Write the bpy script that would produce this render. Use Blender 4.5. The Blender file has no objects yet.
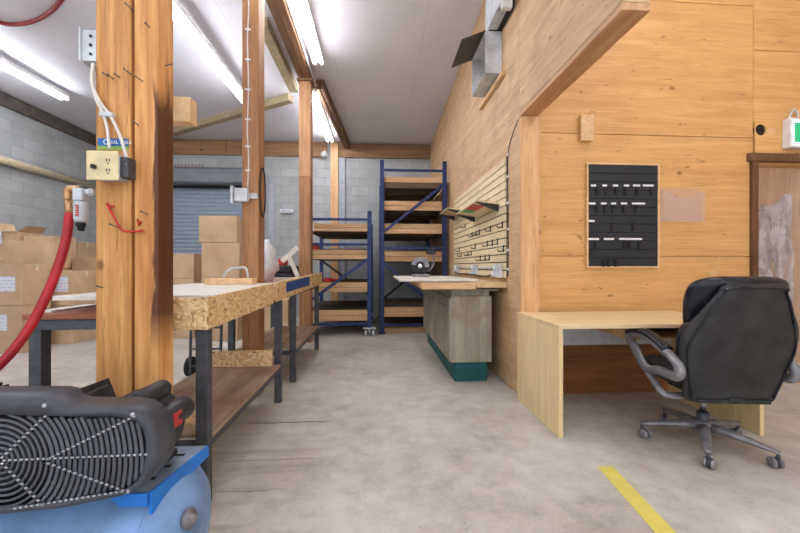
import bpy, bmesh, random
from math import *
from mathutils import Vector, Matrix
random.seed(7)
SC = bpy.context.scene
COL = SC.collection
# ------------------------------------------------------------------ camera geometry (800x533, f in pixels)
F = 355.56; H = 1.145; A = atan((400-377)/F); V0 = 267.0
def ray(u, v):
    cx = (u-400)/F
    return (cx*cos(A)+sin(A), cos(A)-cx*sin(A), -(v-V0)/F)
def onY(u, v, y):
    d = ray(u, v); t = y/d[1]; return Vector((d[0]*t, y, H+d[2]*t))
def onX(u, v, x):
    d = ray(u, v); t = x/d[0]; return Vector((x, d[1]*t, H+d[2]*t))
def onZ(u, v, z=0.0):
    d = ray(u, v); t = (z-H)/d[2]; return Vector((d[0]*t, d[1]*t, z))

# ------------------------------------------------------------------ materials
def lin(c):
    r = []
    for x in c:
        x /= 255.0
        r.append(x/12.92 if x <= .04045 else ((x+.055)/1.055)**2.4)
    return (*r, 1.0)
class NT:
    def __init__(s, name):
        s.m = bpy.data.materials.new(name); s.m.use_nodes = True
        s.t = s.m.node_tree; s.n = s.t.nodes; s.l = s.t.links
        s.b = s.n['Principled BSDF']
    def new(s, typ, **kw):
        n = s.n.new(typ)
        for k, v in kw.items(): setattr(n, k, v)
        return n
    def put(s, sock, v):
        if hasattr(v, 'is_output') or isinstance(v, bpy.types.NodeSocket): s.l.new(v, sock)
        else: sock.default_value = v
    def math(s, op, a, b=0.0, c=0.0):
        n = s.new('ShaderNodeMath', operation=op)
        s.put(n.inputs[0], a); s.put(n.inputs[1], b); s.put(n.inputs[2], c); return n.outputs[0]
    def mix(s, f, a, b, blend='MIX'):
        n = s.new('ShaderNodeMix', data_type='RGBA', blend_type=blend)
        s.put(n.inputs[0], f); s.put(n.inputs[6], a); s.put(n.inputs[7], b); return n.outputs[2]
    def coord(s): return s.new('ShaderNodeTexCoord').outputs['Object']
    def pos(s): return s.new('ShaderNodeNewGeometry').outputs['Position']
    def island(s): return s.new('ShaderNodeNewGeometry').outputs['Random Per Island']
    def objrand(s): return s.new('ShaderNodeObjectInfo').outputs['Random']
    def mapping(s, v, scale=(1,1,1), rot=(0,0,0), loc=(0,0,0)):
        n = s.new('ShaderNodeMapping'); s.l.new(v, n.inputs[0])
        n.inputs[1].default_value = loc; n.inputs[2].default_value = rot; n.inputs[3].default_value = scale
        return n.outputs[0]
    def vadd(s, v, f, k):
        c = s.new('ShaderNodeCombineXYZ')
        for i in range(3): s.l.new(s.math('MULTIPLY', f, k*(1+.37*i)), c.inputs[i])
        n = s.new('ShaderNodeVectorMath', operation='ADD'); s.l.new(v, n.inputs[0]); s.l.new(c.outputs[0], n.inputs[1])
        return n.outputs[0]
    def noise(s, v, scale=5, detail=4, rough=.55, dist=0):
        n = s.new('ShaderNodeTexNoise'); s.l.new(v, n.inputs['Vector'])
        n.inputs['Scale'].default_value = scale; n.inputs['Detail'].default_value = detail
        n.inputs['Roughness'].default_value = rough; n.inputs['Distortion'].default_value = dist
        return n.outputs[0]
    def vor(s, v, scale=5, rnd=1):
        n = s.new('ShaderNodeTexVoronoi'); s.l.new(v, n.inputs['Vector']); n.inputs['Scale'].default_value = scale
        n.inputs['Randomness'].default_value = rnd
        return n
    def ramp(s, f, stops, interp='LINEAR'):
        n = s.new('ShaderNodeValToRGB'); s.put(n.inputs[0], f); cr = n.color_ramp; cr.interpolation = interp
        while len(cr.elements) < len(stops): cr.elements.new(.5)
        for e, (p, c) in zip(cr.elements, stops): e.position = p; e.color = c if len(c) == 4 else lin(c)
        return n.outputs[0]
    def step(s, f, lo, hi):
        n = s.new('ShaderNodeMapRange'); n.clamp = True; s.put(n.inputs[0], f)
        n.inputs[1].default_value = lo; n.inputs[2].default_value = hi; return n.outputs[0]
    def bump(s, h, strength=.2, dist=.01):
        n = s.new('ShaderNodeBump'); n.inputs['Strength'].default_value = strength; n.inputs['Distance'].default_value = dist
        s.l.new(h, n.inputs['Height']); s.l.new(n.outputs[0], s.b.inputs['Normal'])
    def fin(s, col, rough=.6, metal=0, spec=.4):
        s.put(s.b.inputs['Base Color'], col); s.put(s.b.inputs['Roughness'], rough)
        s.b.inputs['Metallic'].default_value = metal; s.b.inputs['Specular IOR Level'].default_value = spec
        return s.m
def plain(name, c, rough=.5, metal=0, var=.12, scale=18, spec=.4):
    t = NT(name); v = t.coord(); n = t.noise(v, scale, 5)
    lo = tuple(max(0, x*(1-var)) for x in c); hi = tuple(min(255, x*(1+var*.6)) for x in c)
    r = t.math('MULTIPLY_ADD', n, .25, rough-.12)
    return t.fin(t.ramp(n, [(.3, lo), (.7, hi)]), r, metal, spec)
def wood(name, c1, c2, axis=0, knots=.5, rough=.6, grain=1.0, isl=.35, putty=0, dark=None, ks=1.0, fleck=.4, blotch=.18):
    """grain runs along axis (0 x, 1 y, 2 z)"""
    t = NT(name); v0 = t.coord(); ir = t.math('ADD', t.island(), t.objrand())
    v = t.vadd(v0, ir, 13.0)
    sc = [14*grain]*3; sc[axis] = 1.1*grain
    wn = t.noise(t.mapping(v, tuple(sc)), 1.0, 6, .6, .6)
    sc2 = [60*grain]*3; sc2[axis] = 2.0*grain
    fn = t.noise(t.mapping(v, tuple(sc2)), 1.0, 4, .6)
    f = t.math('ADD', t.math('MULTIPLY', wn, .7), t.math('MULTIPLY', fn, .3))
    mid = tuple((a+b)/2 for a, b in zip(c1, c2))
    col = t.ramp(f, [(.32, c1), (.5, mid), (.66, c2)])
    # broad tone differences between boards
    k = t.math('MULTIPLY_ADD', t.math('FRACT', t.math('MULTIPLY', ir, 7.31)), isl, 1-isl*.6)
    hs = t.new('ShaderNodeHueSaturation'); t.l.new(col, hs.inputs['Color']); t.l.new(k, hs.inputs['Value']); col = hs.outputs[0]
    if dark:
        dn = t.noise(t.mapping(v, (3, 3, 3)), 1.0, 4); col = t.mix(t.math('MULTIPLY', t.step(dn, .5, .68), .75), col, lin(dark))
    if knots:
        ks_ = [3.2*ks]*3; ks_[axis] = 2.0*ks
        vv = t.vor(t.mapping(v, tuple(ks_)), 1.0)
        sep = t.new('ShaderNodeSeparateColor'); t.l.new(vv.outputs['Color'], sep.inputs[0])
        sel = t.math('LESS_THAN', sep.outputs[0], knots)
        d = t.math('ADD', vv.outputs['Distance'], t.math('MULTIPLY', fn, .06))
        kn = t.math('MULTIPLY', t.math('SUBTRACT', 1.0, t.step(d, .08, .14)), sel)
        col = t.mix(t.math('MULTIPLY', kn, .7), col, lin(tuple(x*.45 for x in c1)))
    if putty:
        vv = t.vor(t.mapping(v, (2.3, 3.1, 3.1), loc=(3.3, 1.7, .4)), 1.0)
        sep = t.new('ShaderNodeSeparateColor'); t.l.new(vv.outputs['Color'], sep.inputs[0])
        sel = t.math('LESS_THAN', sep.outputs[1], putty)
        pm = t.math('MULTIPLY', t.math('SUBTRACT', 1.0, t.step(vv.outputs['Distance'], .09, .12)), sel)
        col = t.mix(t.math('MULTIPLY', pm, .75), col, lin((226, 190, 142)))
        sp = t.noise(t.mapping(v0, (9, 9, 22)), 1.0, 2)
        col = t.mix(t.math('MULTIPLY', t.step(sp, .70, .74), .6), col, lin((120, 80, 45)))
    sc3 = [95*grain]*3; sc3[axis] = 5*grain
    fl = t.noise(t.mapping(v, tuple(sc3)), 1.0, 3, .6)
    col = t.mix(t.math('MULTIPLY', t.step(fl, .56, .72), fleck), col, lin(tuple(x*.55 for x in c1)))
    bl = t.noise(t.mapping(v, (2.2, 2.2, 2.2)), 1.0, 5, .65)
    col = t.mix(t.math('MULTIPLY', t.step(bl, .5, .72), blotch), col, lin(tuple(x*.72 for x in c1)))
    t.bump(f, .15, .004)
    return t.fin(col, rough, 0, .3)
M = {}
M['ply_office'] = wood('plywood orange', (206, 152, 90), (230, 184, 120), 0, .4, .5, .9, .10, .5, ks=1.5, fleck=.3, blotch=.15)
M['ply_part'] = wood('plywood tan', (192, 152, 114), (222, 188, 144), 1, .4, .6, .9, .08, .25, ks=1.6, fleck=.5, blotch=.4)
M['ply_pale'] = wood('plywood pale', (210, 176, 142), (232, 204, 176), 2, .3, .6, .8, .1)
M['birch'] = wood('birch plywood', (222, 194, 142), (240, 216, 166), 2, 0, .45, .9, .05)
M['birch_x'] = wood('birch plywood top', (218, 190, 142), (240, 216, 170), 0, .04, .4, .9, .05)
M['post'] = wood('fir post', (176, 112, 56), (236, 180, 112), 2, .5, .5, 1.3, .14, ks=1.8, fleck=.55, blotch=.3)
M['post2'] = wood('fir post weathered', (150, 102, 66), (198, 146, 102), 2, .4, .6, 1.2, .15, fleck=.5, blotch=.35)
M['post_mid'] = wood('fir post cleaner', (176, 126, 88), (216, 168, 124), 2, .3, .6, 1.2, .1)
M['beam'] = wood('beam wood', (112, 82, 60), (160, 122, 92), 1, .3, .65, 1.0, .2)
M['ledger'] = wood('ledger wood', (132, 98, 70), (176, 136, 100), 0, .3, .65, 1.0, .3)
M['stud'] = wood('stud wood', (210, 156, 106), (240, 196, 146), 2, .4, .55, 1.0, .2, ks=1.6)
M['stud_y'] = wood('stud wood long', (176, 126, 86), (218, 172, 128), 1, .3, .55, 1.0, .2)
M['deck'] = wood('shelf boards', (196, 152, 108), (234, 194, 148), 0, .3, .6, 1.0, .25, ks=1.6)
M['deck_old'] = wood('old shelf boards', (86, 72, 60), (138, 118, 96), 0, .2, .75, 1.0, .25)
M['shelf_old'] = wood('worn bench shelf', (150, 126, 104), (200, 174, 146), 1, .1, .6, .7, .1, dark=(138, 104, 80))
M['redwood'] = wood('worn red bench top', (138, 76, 56), (186, 122, 92), 0, .1, .5, 1, .1)
M['trimdark'] = wood('dark door trim', (92, 62, 42), (134, 94, 66), 2, .2, .6, 1.2, .1)
M['greyboard'] = wood('weathered cabinet boards', (132, 124, 108), (176, 168, 148), 2, .05, .6, .8, .12, dark=(140, 114, 92))
M['tealwood'] = wood('teal painted plinth', (18, 74, 78), (42, 106, 108), 0, 0, .5, .8, .1)
M['slat'] = wood('slat board', (220, 198, 158), (238, 220, 184), 1, .05, .5, 1, .08)
M['palewood'] = wood('pale lumber', (214, 172, 122), (244, 210, 164), 1, .2, .55, 1.2, .1)
M['under'] = wood('darker brown wall tone', (112, 68, 36), (160, 106, 62), 0, .4, .55, .8, .1)
def osb():
    t = NT('strand board'); v = t.coord()
    w = t.new('ShaderNodeVectorMath', operation='ADD'); t.l.new(v, w.inputs[0])
    nn = t.new('ShaderNodeTexNoise'); nn.inputs['Scale'].default_value = 9; t.l.new(v, nn.inputs[0])
    sc_ = t.new('ShaderNodeVectorMath', operation='SCALE'); t.l.new(nn.outputs[1], sc_.inputs[0]); sc_.inputs[3].default_value = .06
    t.l.new(sc_.outputs[0], w.inputs[1]); wv = w.outputs[0]
    a = t.vor(t.mapping(wv, (36, 36, 95), rot=(.3, .5, .2)), 1.0); b = t.vor(t.mapping(wv, (85, 85, 34), rot=(.5, -.3, .6)), 1.0)
    s1 = t.new('ShaderNodeSeparateColor'); t.l.new(a.outputs['Color'], s1.inputs[0])
    s2 = t.new('ShaderNodeSeparateColor'); t.l.new(b.outputs['Color'], s2.inputs[0])
    f = t.mix(t.math('GREATER_THAN', s1.outputs[1], .5), s1.outputs[0], s2.outputs[0])
    col = t.ramp(f, [(0, (150, 108, 64)), (.1, (206, 164, 108)), (.5, (226, 190, 136)), (1, (242, 216, 168))])
    t.bump(s1.outputs[0], .15, .004)
    return t.fin(col, .6, 0, .3)
M['osb'] = osb()
def block(name, c1, c2, mort, swap):
    t = NT(name); v = t.pos()
    s = t.new('ShaderNodeSeparateXYZ'); t.l.new(v, s.inputs[0]); c = t.new('ShaderNodeCombineXYZ')
    t.l.new(s.outputs[1 if swap else 0], c.inputs[0]); t.l.new(s.outputs[2], c.inputs[1])
    br = t.new('ShaderNodeTexBrick'); t.l.new(c.outputs[0], br.inputs[0])
    br.inputs['Color1'].default_value = lin(c1); br.inputs['Color2'].default_value = lin(c2); br.inputs['Mortar'].default_value = lin(mort)
    br.inputs['Scale'].default_value = 1; br.inputs['Mortar Size'].default_value = .007; br.inputs['Mortar Smooth'].default_value = .3
    br.inputs['Brick Width'].default_value = .4; br.inputs['Row Height'].default_value = .2
    n = t.noise(v, 3, 5); col = t.mix(t.math('MULTIPLY', t.step(n, .45, .75), .35), br.outputs[0], lin(tuple(x*.78 for x in c1)))
    t.bump(t.math('ADD', t.math('MULTIPLY', br.outputs[1], -.8), t.math('MULTIPLY', t.noise(v, 70, 3), .25)), .5, .006)
    return t.fin(col, .7, 0, .3)
M['block'] = block('grey block wall', (170, 173, 172), (185, 188, 187), (160, 163, 162), False)
M['block_l'] = block('grey block wall side', (164, 168, 168), (178, 182, 182), (156, 159, 159), True)
def concrete():
    t = NT('worn concrete'); v = t.pos()
    n1 = t.noise(v, 1.1, 6, .6); n2 = t.noise(v, 7, 6, .65); n3 = t.noise(v, 60, 3)
    f = t.math('ADD', t.math('MULTIPLY', n1, .5), t.math('ADD', t.math('MULTIPLY', n2, .4), t.math('MULTIPLY', n3, .1)))
    col = t.ramp(f, [(.34, (152, 144, 132)), (.5, (190, 183, 172)), (.66, (214, 209, 200))])
    br = t.noise(t.mapping(v, (1, 1, 1), loc=(5, 2, 0)), 1.6, 5, .65)
    col = t.mix(t.math('MULTIPLY', t.step(br, .58, .74), .3), col, lin((170, 140, 112)))
    vv = t.vor(v, 16); sep = t.new('ShaderNodeSeparateColor'); t.l.new(vv.outputs['Color'], sep.inputs[0])
    sp = t.math('MULTIPLY', t.math('SUBTRACT', 1.0, t.step(t.math('ADD', vv.outputs['Distance'], t.math('MULTIPLY', n2, .2)), .13, .22)), t.math('LESS_THAN', sep.outputs[0], .35))
    sk = t.noise(v, 38, 4, .7); col = t.mix(t.math('MULTIPLY', t.step(sk, .60, .72), .35), col, lin((120, 112, 102)))
    col = t.mix(t.math('MULTIPLY', sp, .5), col, lin((120, 100, 84)))
    # scratches running across, and one crack
    s = t.new('ShaderNodeSeparateXYZ'); t.l.new(v, s.inputs[0]); x, y = s.outputs[0], s.outputs[1]
    def line(yc, x0, x1, w, k):
        nonlocal col
        wob = t.math('MULTIPLY_ADD', n2, .05, yc-.025)
        d = t.math('ABSOLUTE', t.math('SUBTRACT', y, wob))
        m = t.math('SUBTRACT', 1.0, t.step(d, w*.5, w))
        m = t.math('MULTIPLY', m, t.math('MULTIPLY', t.step(x, x0, x0+.1), t.math('SUBTRACT', 1.0, t.step(x, x1-.1, x1))))
        col = t.mix(t.math('MULTIPLY', m, k), col, lin((70, 60, 52)))
    line(2.66, -1.0, -.32, .012, .75); line(2.15, -.95, -.3, .008, .4); line(1.86, -.9, -.45, .008, .4); line(4.9, -.7, .5, .015, .35)
    st = t.noise(t.mapping(v, (1, 14, 1)), 1.0, 5)
    zone = t.math('SUBTRACT', 1.0, t.step(x, -.7, -.2)); near = t.math('SUBTRACT', 1.0, t.step(y, 2.6, 3.0))
    col = t.mix(t.math('MULTIPLY', t.math('MULTIPLY', t.step(st, .52, .66), .4), t.math('MULTIPLY', zone, near)), col, lin((120, 104, 90)))
    t.bump(n2, .08, .003)
    return t.fin(col, t.math('MULTIPLY_ADD', n2, .3, .32), 0, .4)
M['concrete'] = concrete()
def ceil_m():
    t = NT('white ceiling sheet'); v = t.pos(); n = t.noise(v, .7, 4)
    col = t.ramp(n, [(.3, (221, 220, 228)), (.7, (236, 235, 242))])
    s = t.new('ShaderNodeSeparateXYZ'); t.l.new(v, s.inputs[0])
    fr = t.math('ABSOLUTE', t.math('SUBTRACT', t.math('FRACT', t.math('MULTIPLY', s.outputs[0], .82)), .5))
    col = t.mix(t.math('MULTIPLY', t.math('LESS_THAN', fr, .004), .25), col, lin((170, 170, 176)))
    return t.fin(col, .6, 0, .3)
M['ceiling'] = ceil_m()
def card():
    t = NT('cardboard'); v = t.coord(); r = t.objrand(); n = t.noise(t.vadd(v, r, 9.), 4, 4)
    col = t.ramp(n, [(.3, (190, 158, 124)), (.7, (210, 180, 146))])
    hs = t.new('ShaderNodeHueSaturation'); t.l.new(col, hs.inputs['Color']); t.l.new(t.math('MULTIPLY_ADD', r, .22, .88), hs.inputs['Value'])
    return t.fin(hs.outputs[0], .75, 0, .2)
M['card'] = card()
def paperlabel():
    t = NT('printed label'); v = t.coord(); s = t.new('ShaderNodeSeparateXYZ'); t.l.new(v, s.inputs[0])
    fr = t.math('FRACT', t.math('MULTIPLY', s.outputs[2], 22.0)); nz = t.noise(t.mapping(v, (60, 60, 20)), 1.0, 2)
    m = t.math('MULTIPLY', t.math('LESS_THAN', fr, .35), t.math('GREATER_THAN', nz, .48))
    return t.fin(t.mix(t.math('MULTIPLY', m, .5), lin((228, 232, 240)), lin((130, 150, 190))), .5)
M['label'] = paperlabel()
def stained():
    t = NT('stained fir timber'); v = t.coord()
    wn = t.noise(t.mapping(v, (15, 15, 1.2)), 1.0, 6, .6, .6)
    col = t.ramp(wn, [(.32, (170, 106, 52)), (.5, (212, 150, 86)), (.66, (238, 184, 116))])
    s = t.new('ShaderNodeSeparateXYZ'); t.l.new(v, s.inputs[0])
    # glue and varnish spill down the outer edge of this timber
    n2 = t.noise(t.mapping(v, (16, 16, 2.2)), 1.0, 5, .6)
    a = t.step(t.math('ADD', s.outputs[0], t.math('MULTIPLY', t.math('SUBTRACT', n2, .5), .12)), .092, .106)
    zl = t.math('MULTIPLY', t.step(s.outputs[2], .78, .95), t.math('SUBTRACT', 1.0, t.step(t.math('ADD', s.outputs[2], t.math('MULTIPLY', n2, .5)), 2.08, 2.2)))
    col = t.mix(t.math('MULTIPLY', t.math('MULTIPLY', a, zl), .92), col, lin((70, 24, 14)))
    return t.fin(col, .5, 0, .35)
M['stained'] = stained()
def slats_metal():
    return plain('blue grey door slats', (150, 162, 178), .45, .1, .04, 6)
M['door'] = slats_metal(); M['coil'] = plain('grey door hood', (128, 132, 138), .45, .2, .06, 4)
M['rackblue'] = plain('blue rack steel', (38, 54, 104), .45, .1, .3, 14)
M['rackdark'] = plain('dark rack bar', (34, 38, 52), .5, .1, .25, 14)
M['galv'] = plain('galvanised sheet', (204, 209, 214), .45, .05, .14, 9)
M['galvdark'] = plain('dark damper sheet', (74, 70, 66), .5, .2, .25, 9)
M['steel'] = plain('painted dark steel', (78, 80, 86), .5, .2, .25, 12)
M['silver'] = plain('silver alloy', (140, 138, 142), .4, .4, .2, 14)
M['chrome'] = plain('chrome', (205, 205, 210), .15, .95, .05)
M['brass'] = plain('brass', (196, 150, 106), .35, .7, .15)
M['black'] = plain('black plastic', (42, 43, 47), .42, 0, .3, 16)
M['rubber'] = plain('black rubber', (26, 26, 28), .7, 0, .3)
M['guard'] = plain('moulded guard plastic', (66, 69, 76), .42, 0, .2, 8)
M['ring'] = plain('grille plastic with glints', (88, 91, 98), .4, 0, .2, 8)
M['detector'] = plain('off white plastic', (196, 198, 200), .5, 0, .05)
M['dots'] = plain('painted glints and screws', (176, 178, 182), .4, 0, .1)
M['leather'] = plain('black leather', (46, 46, 46), .5, 0, .35, 10)
M['leather_s'] = plain('shiny black leather', (30, 32, 40), .3, 0, .3, 10)
M['tank'] = plain('blue tank paint', (124, 160, 206), .45, .1, .22, 5)
M['platform'] = plain('bright blue paint', (32, 122, 214), .42, .05, .15, 8)
M['platedirty'] = plain('worn blue grey plate', (136, 152, 172), .5, .1, .25, 10)
M['castiron'] = plain('cast iron', (52, 52, 54), .55, .2, .3)
M['white'] = plain('white plastic', (232, 232, 232), .4, 0, .05)
M['whitepaint'] = plain('white painted board', (206, 210, 220), .5, 0, .06)
M['cream'] = plain('cream plastic', (226, 208, 160), .45, 0, .08)
M['cable'] = plain('white cable', (224, 220, 214), .45, 0, .06)
M['cord'] = plain('black cord', (24, 24, 26), .5, 0, .2)
M['red'] = plain('red paint', (196, 48, 40), .45, 0, .15)
M['redhose'] = plain('red rubber hose', (178, 32, 44), .42, 0, .15, 8)
M['redcable'] = plain('dark red air line', (150, 40, 44), .5, 0, .15)
M['green'] = plain('green card', (66, 160, 80), .5, 0, .1)
M['bluetape'] = plain('blue tape', (40, 82, 160), .5, 0, .12)
M['signblue'] = plain('blue sticker', (34, 100, 176), .4, 0, .05)
M['signgreen'] = plain('green sticker band', (140, 176, 78), .4, 0, .08)
M['yellow'] = plain('yellow floor tape', (220, 206, 100), .6, 0, .05, 14)
M['tan'] = plain('tan painted pipe', (216, 202, 168), .5, 0, .12)
M['batten'] = plain('tan ceiling batten', (176, 160, 128), .6, 0, .12)
M['plate'] = plain('dark wall plate', (96, 90, 84), .7, 0, .2, 6)
M['pillar'] = plain('grey painted pilaster', (178, 184, 192), .6, 0, .08)
M['bag'] = plain('white plastic sack', (226, 228, 234), .4, 0, .06)
M['hole'] = plain('painted hole shade', (40, 26, 18), .8, 0, .2)
M['boardblack'] = plain('black key board strip', (40, 43, 48), .6, 0, .12, 8)
M['groove'] = plain('dark groove', (34, 30, 28), .8, 0, .2)
M['tagwhite'] = plain('white tag', (240, 240, 238), .5, 0, .03)
M['sheet'] = plain('pale worktop sheet', (226, 220, 208), .5, 0, .06, 12)
M['redink'] = plain('faded red lettering', (150, 74, 66), .6, 0, .1)
def emit(name, c, s):
    t = NT(name); t.b.inputs['Emission Color'].default_value = lin(c); t.b.inputs['Emission Strength'].default_value = s
    return t.fin(lin(c), .4)
M['tube'] = emit('fluorescent tube', (246, 248, 255), 22.0)
M['exitgreen'] = emit('lit green sign', (30, 170, 115), .35)
M['exitwhite'] = emit('lit white sign', (236, 255, 248), .5)
def clear(name, c, alpha):
    t = NT(name); t.b.inputs['Alpha'].default_value = alpha
    return t.fin(lin(c), .15, 0, .6)
M['acrylic'] = clear('clear acrylic', (226, 214, 226), .09)
def film():
    t = NT('clear film'); v = t.coord(); n = t.noise(t.mapping(v, (8, 8, 3)), 1.0, 6, .7, .8)
    t.l.new(t.math('MULTIPLY', t.step(n, .34, .58), .85), t.b.inputs['Alpha'])
    t.bump(n, .6, .02)
    return t.fin(lin((240, 236, 240)), .2, 0, .6)
M['film'] = film()

# ------------------------------------------------------------------ mesh builder
ORG = {}
class MB:
    def __init__(s): s.bm = bmesh.new()
    def _add(s, bm2, mat=None):
        me = bpy.data.meshes.new('t'); bm2.to_mesh(me); bm2.free()
        if mat: me.transform(mat)
        s.bm.from_mesh(me); bpy.data.meshes.remove(me); return s
    def box(s, x0, x1, y0, y1, z0, z1, bev=.003, mat=None):
        b = bmesh.new(); bmesh.ops.create_cube(b, size=1)
        for v in b.verts: v.co = Vector((x0+(v.co.x+.5)*(x1-x0), y0+(v.co.y+.5)*(y1-y0), z0+(v.co.z+.5)*(z1-z0)))
        m = min(abs(x1-x0), abs(y1-y0), abs(z1-z0))
        if bev and m > bev*2.5: bmesh.ops.bevel(b, geom=b.edges[:], offset=bev, segments=2, affect='EDGES', profile=.5)
        return s._add(b, mat)
    def bar(s, p0, p1, w, h, bev=.002, up=(0,0,1)):
        p0, p1 = Vector(p0), Vector(p1); d = p1-p0; L = d.length; z = d.normalized(); u = Vector(up)
        x = u.cross(z)
        if x.length < 1e-4: x = Vector((1,0,0)).cross(z)
        x.normalize(); y = z.cross(x)
        m = Matrix((x, y, z)).transposed().to_4x4(); m.translation = p0
        return s.box(-w/2, w/2, -h/2, h/2, 0, L, bev, m)
    def prism(s, pts, ext, bev=0, seg=2):
        """planar polygon of 3-D points extruded by vector ext"""
        b = bmesh.new(); a = [b.verts.new(p) for p in pts]; c = [b.verts.new(Vector(p)+Vector(ext)) for p in pts]
        n = len(pts); b.faces.new(a); b.faces.new(c[::-1])
        for i in range(n): b.faces.new((a[i], a[(i+1) % n], c[(i+1) % n], c[i]))
        bmesh.ops.recalc_face_normals(b, faces=b.faces[:])
        if bev: bmesh.ops.bevel(b, geom=b.edges[:], offset=bev, segments=seg, affect='EDGES', profile=.5)
        return s._add(b)
    def tube(s, path, r, n=10, closed=False, flat=None, cap=True):
        path = [Vector(p) for p in path]; N = len(path); rr = r if isinstance(r, (list, tuple)) else [r]*N
        b = bmesh.new(); rings = []; up = None
        for i, p in enumerate(path):
            if closed: t = path[(i+1) % N]-path[i-1]
            else: t = path[min(i+1, N-1)]-path[max(i-1, 0)]
            t.normalize()
            if up is None:
                ref = Vector((0,0,1)) if abs(t.z) < .9 else Vector((1,0,0)); up = (ref-t*ref.dot(t)).normalized()
            else: up = (up-t*up.dot(t)).normalized()
            sd = t.cross(up); fx, fy = flat if flat else (1, 1)
            rings.append([b.verts.new(p+(sd*cos(2*pi*k/n)*fx+up*sin(2*pi*k/n)*fy)*rr[i]) for k in range(n)])
        for i in range(N if closed else N-1):
            a, c = rings[i], rings[(i+1) % N]
            for k in range(n): b.faces.new((a[k], a[(k+1) % n], c[(k+1) % n], c[k]))
        if not closed and cap: b.faces.new(rings[0][::-1]); b.faces.new(rings[-1])
        bmesh.ops.recalc_face_normals(b, faces=b.faces[:])
        for f in b.faces: f.smooth = True
        return s._add(b)
    def cyl(s, p0, p1, r, n=20, r2=None):
        b = bmesh.new(); p0, p1 = Vector(p0), Vector(p1); d = p1-p0
        bmesh.ops.create_cone(b, cap_ends=True, segments=n, radius1=r, radius2=r if r2 is None else r2, depth=d.length)
        m = d.to_track_quat('Z', 'Y').to_matrix().to_4x4(); m.translation = (p0+p1)/2
        for f in b.faces: f.smooth = len(f.verts) == 4
        return s._add(b, m)
    def lathe(s, prof, p0, d, n=28):
        """profile list of (distance along d, radius)"""
        d = Vector(d).normalized(); u = d.orthogonal().normalized(); w = d.cross(u); p0 = Vector(p0); b = bmesh.new(); rings = []
        for h, r in prof: rings.append([b.verts.new(p0+d*h+(u*cos(2*pi*k/n)+w*sin(2*pi*k/n))*max(r, 1e-4)) for k in range(n)])
        for i in range(len(rings)-1):
            for k in range(n): b.faces.new((rings[i][k], rings[i][(k+1) % n], rings[i+1][(k+1) % n], rings[i+1][k]))
        b.faces.new(rings[0][::-1]); b.faces.new(rings[-1]); bmesh.ops.recalc_face_normals(b, faces=b.faces[:])
        for f in b.faces: f.smooth = True
        return s._add(b)
    def loft(s, rings):
        b = bmesh.new(); R = [[b.verts.new(p) for p in r] for r in rings]; n = len(R[0])
        for i in range(len(R)-1):
            for k in range(n): b.faces.new((R[i][k], R[i][(k+1) % n], R[i+1][(k+1) % n], R[i+1][k]))
        b.faces.new(R[0][::-1]); b.faces.new(R[-1]); bmesh.ops.recalc_face_normals(b, faces=b.faces[:])
        for f in b.faces: f.smooth = True
        return s._add(b)
    def build(s, name, mat, parent=None, local=False, smooth=None):
        me = bpy.data.meshes.new(name); 
        if smooth: 
            for f in s.bm.faces: f.smooth = True
        vs = [v.co for v in s.bm.verts]
        if parent is None and not local:
            org = Vector(((min(v.x for v in vs)+max(v.x for v in vs))/2, (min(v.y for v in vs)+max(v.y for v in vs))/2, min(v.z for v in vs)))
        elif local: org = Vector((0,0,0))
        else: org = ORG[parent]
        for v in s.bm.verts: v.co -= org
        s.bm.to_mesh(me); s.bm.free()
        o = bpy.data.objects.new(name, me); COL.objects.link(o); me.materials.append(M[mat] if isinstance(mat, str) else mat)
        if parent is not None: o.parent = parent
        else: o.location = org
        ORG[o] = org
        return o
def tag(o, label, cat, group=None, kind=None):
    o['label'] = label; o['category'] = cat
    if group: o['group'] = group
    if kind: o['kind'] = kind
    return o
def thing(name, label, cat, loc, group=None, rz=0):
    o = bpy.data.objects.new(name, None); COL.objects.link(o); o.empty_display_size = .1
    o.location = loc; o.rotation_euler = (0, 0, rz); ORG[o] = Vector(loc)
    return tag(o, label, cat, group)
def struct(mb, name, mat, parent=None):
    o = mb.build(name, mat, parent)
    if parent is None: o['kind'] = 'structure'
    return o
def one(mb, name, mat, label, cat, group=None): return tag(mb.build(name, mat), label, cat, group)
def spline(pts, k=8, closed=False):
    P = [Vector(p) for p in pts]; n = len(P); out = []
    for i in range(n if closed else n-1):
        g = (lambda j: P[j % n]) if closed else (lambda j: P[max(0, min(n-1, j))])
        a, b, c, d = g(i-1), g(i), g(i+1), g(i+2)
        for q in range(k):
            t = q/k; out.append(.5*((2*b)+(c-a)*t+(2*a-5*b+4*c-d)*t*t+(3*b-a-3*c+d)*t**3))
    if not closed: out.append(P[-1])
    return out

# ================================================================== SETTING
XP = 1.25; YB = 8.3; YO = 3.08; XL = -6.15; XR = 4.1
def zc(x, y): return 4.0+.06*(YB-y)*max(0, min(1, (x-XL)/6.9))
struct(MB().box(XL-.3, XR+.3, -3.2, YB+.3, -.1, 0, 0), 'floor', 'concrete')
m = MB(); b = bmesh.new(); xs = [XL-.3+i*(XR-XL+.6)/16 for i in range(17)]; ys = [-3.2+i*(YB+3.5)/12 for i in range(13)]
lo = [[b.verts.new((x, y, zc(x, y))) for y in ys] for x in xs]; hi = [[b.verts.new((x, y, zc(x, y)+.06)) for y in ys] for x in xs]
for i in range(16):
    for j in range(12):
        b.faces.new((lo[i][j], lo[i][j+1], lo[i+1][j+1], lo[i+1][j])); b.faces.new((hi[i][j], hi[i+1][j], hi[i+1][j+1], hi[i][j+1]))
m._add(b); struct(m, 'ceiling', 'ceiling')
struct(MB().box(XL-.2, XP, YB, YB+.2, 0, 4.08, 0), 'wall_back', 'block')
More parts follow.
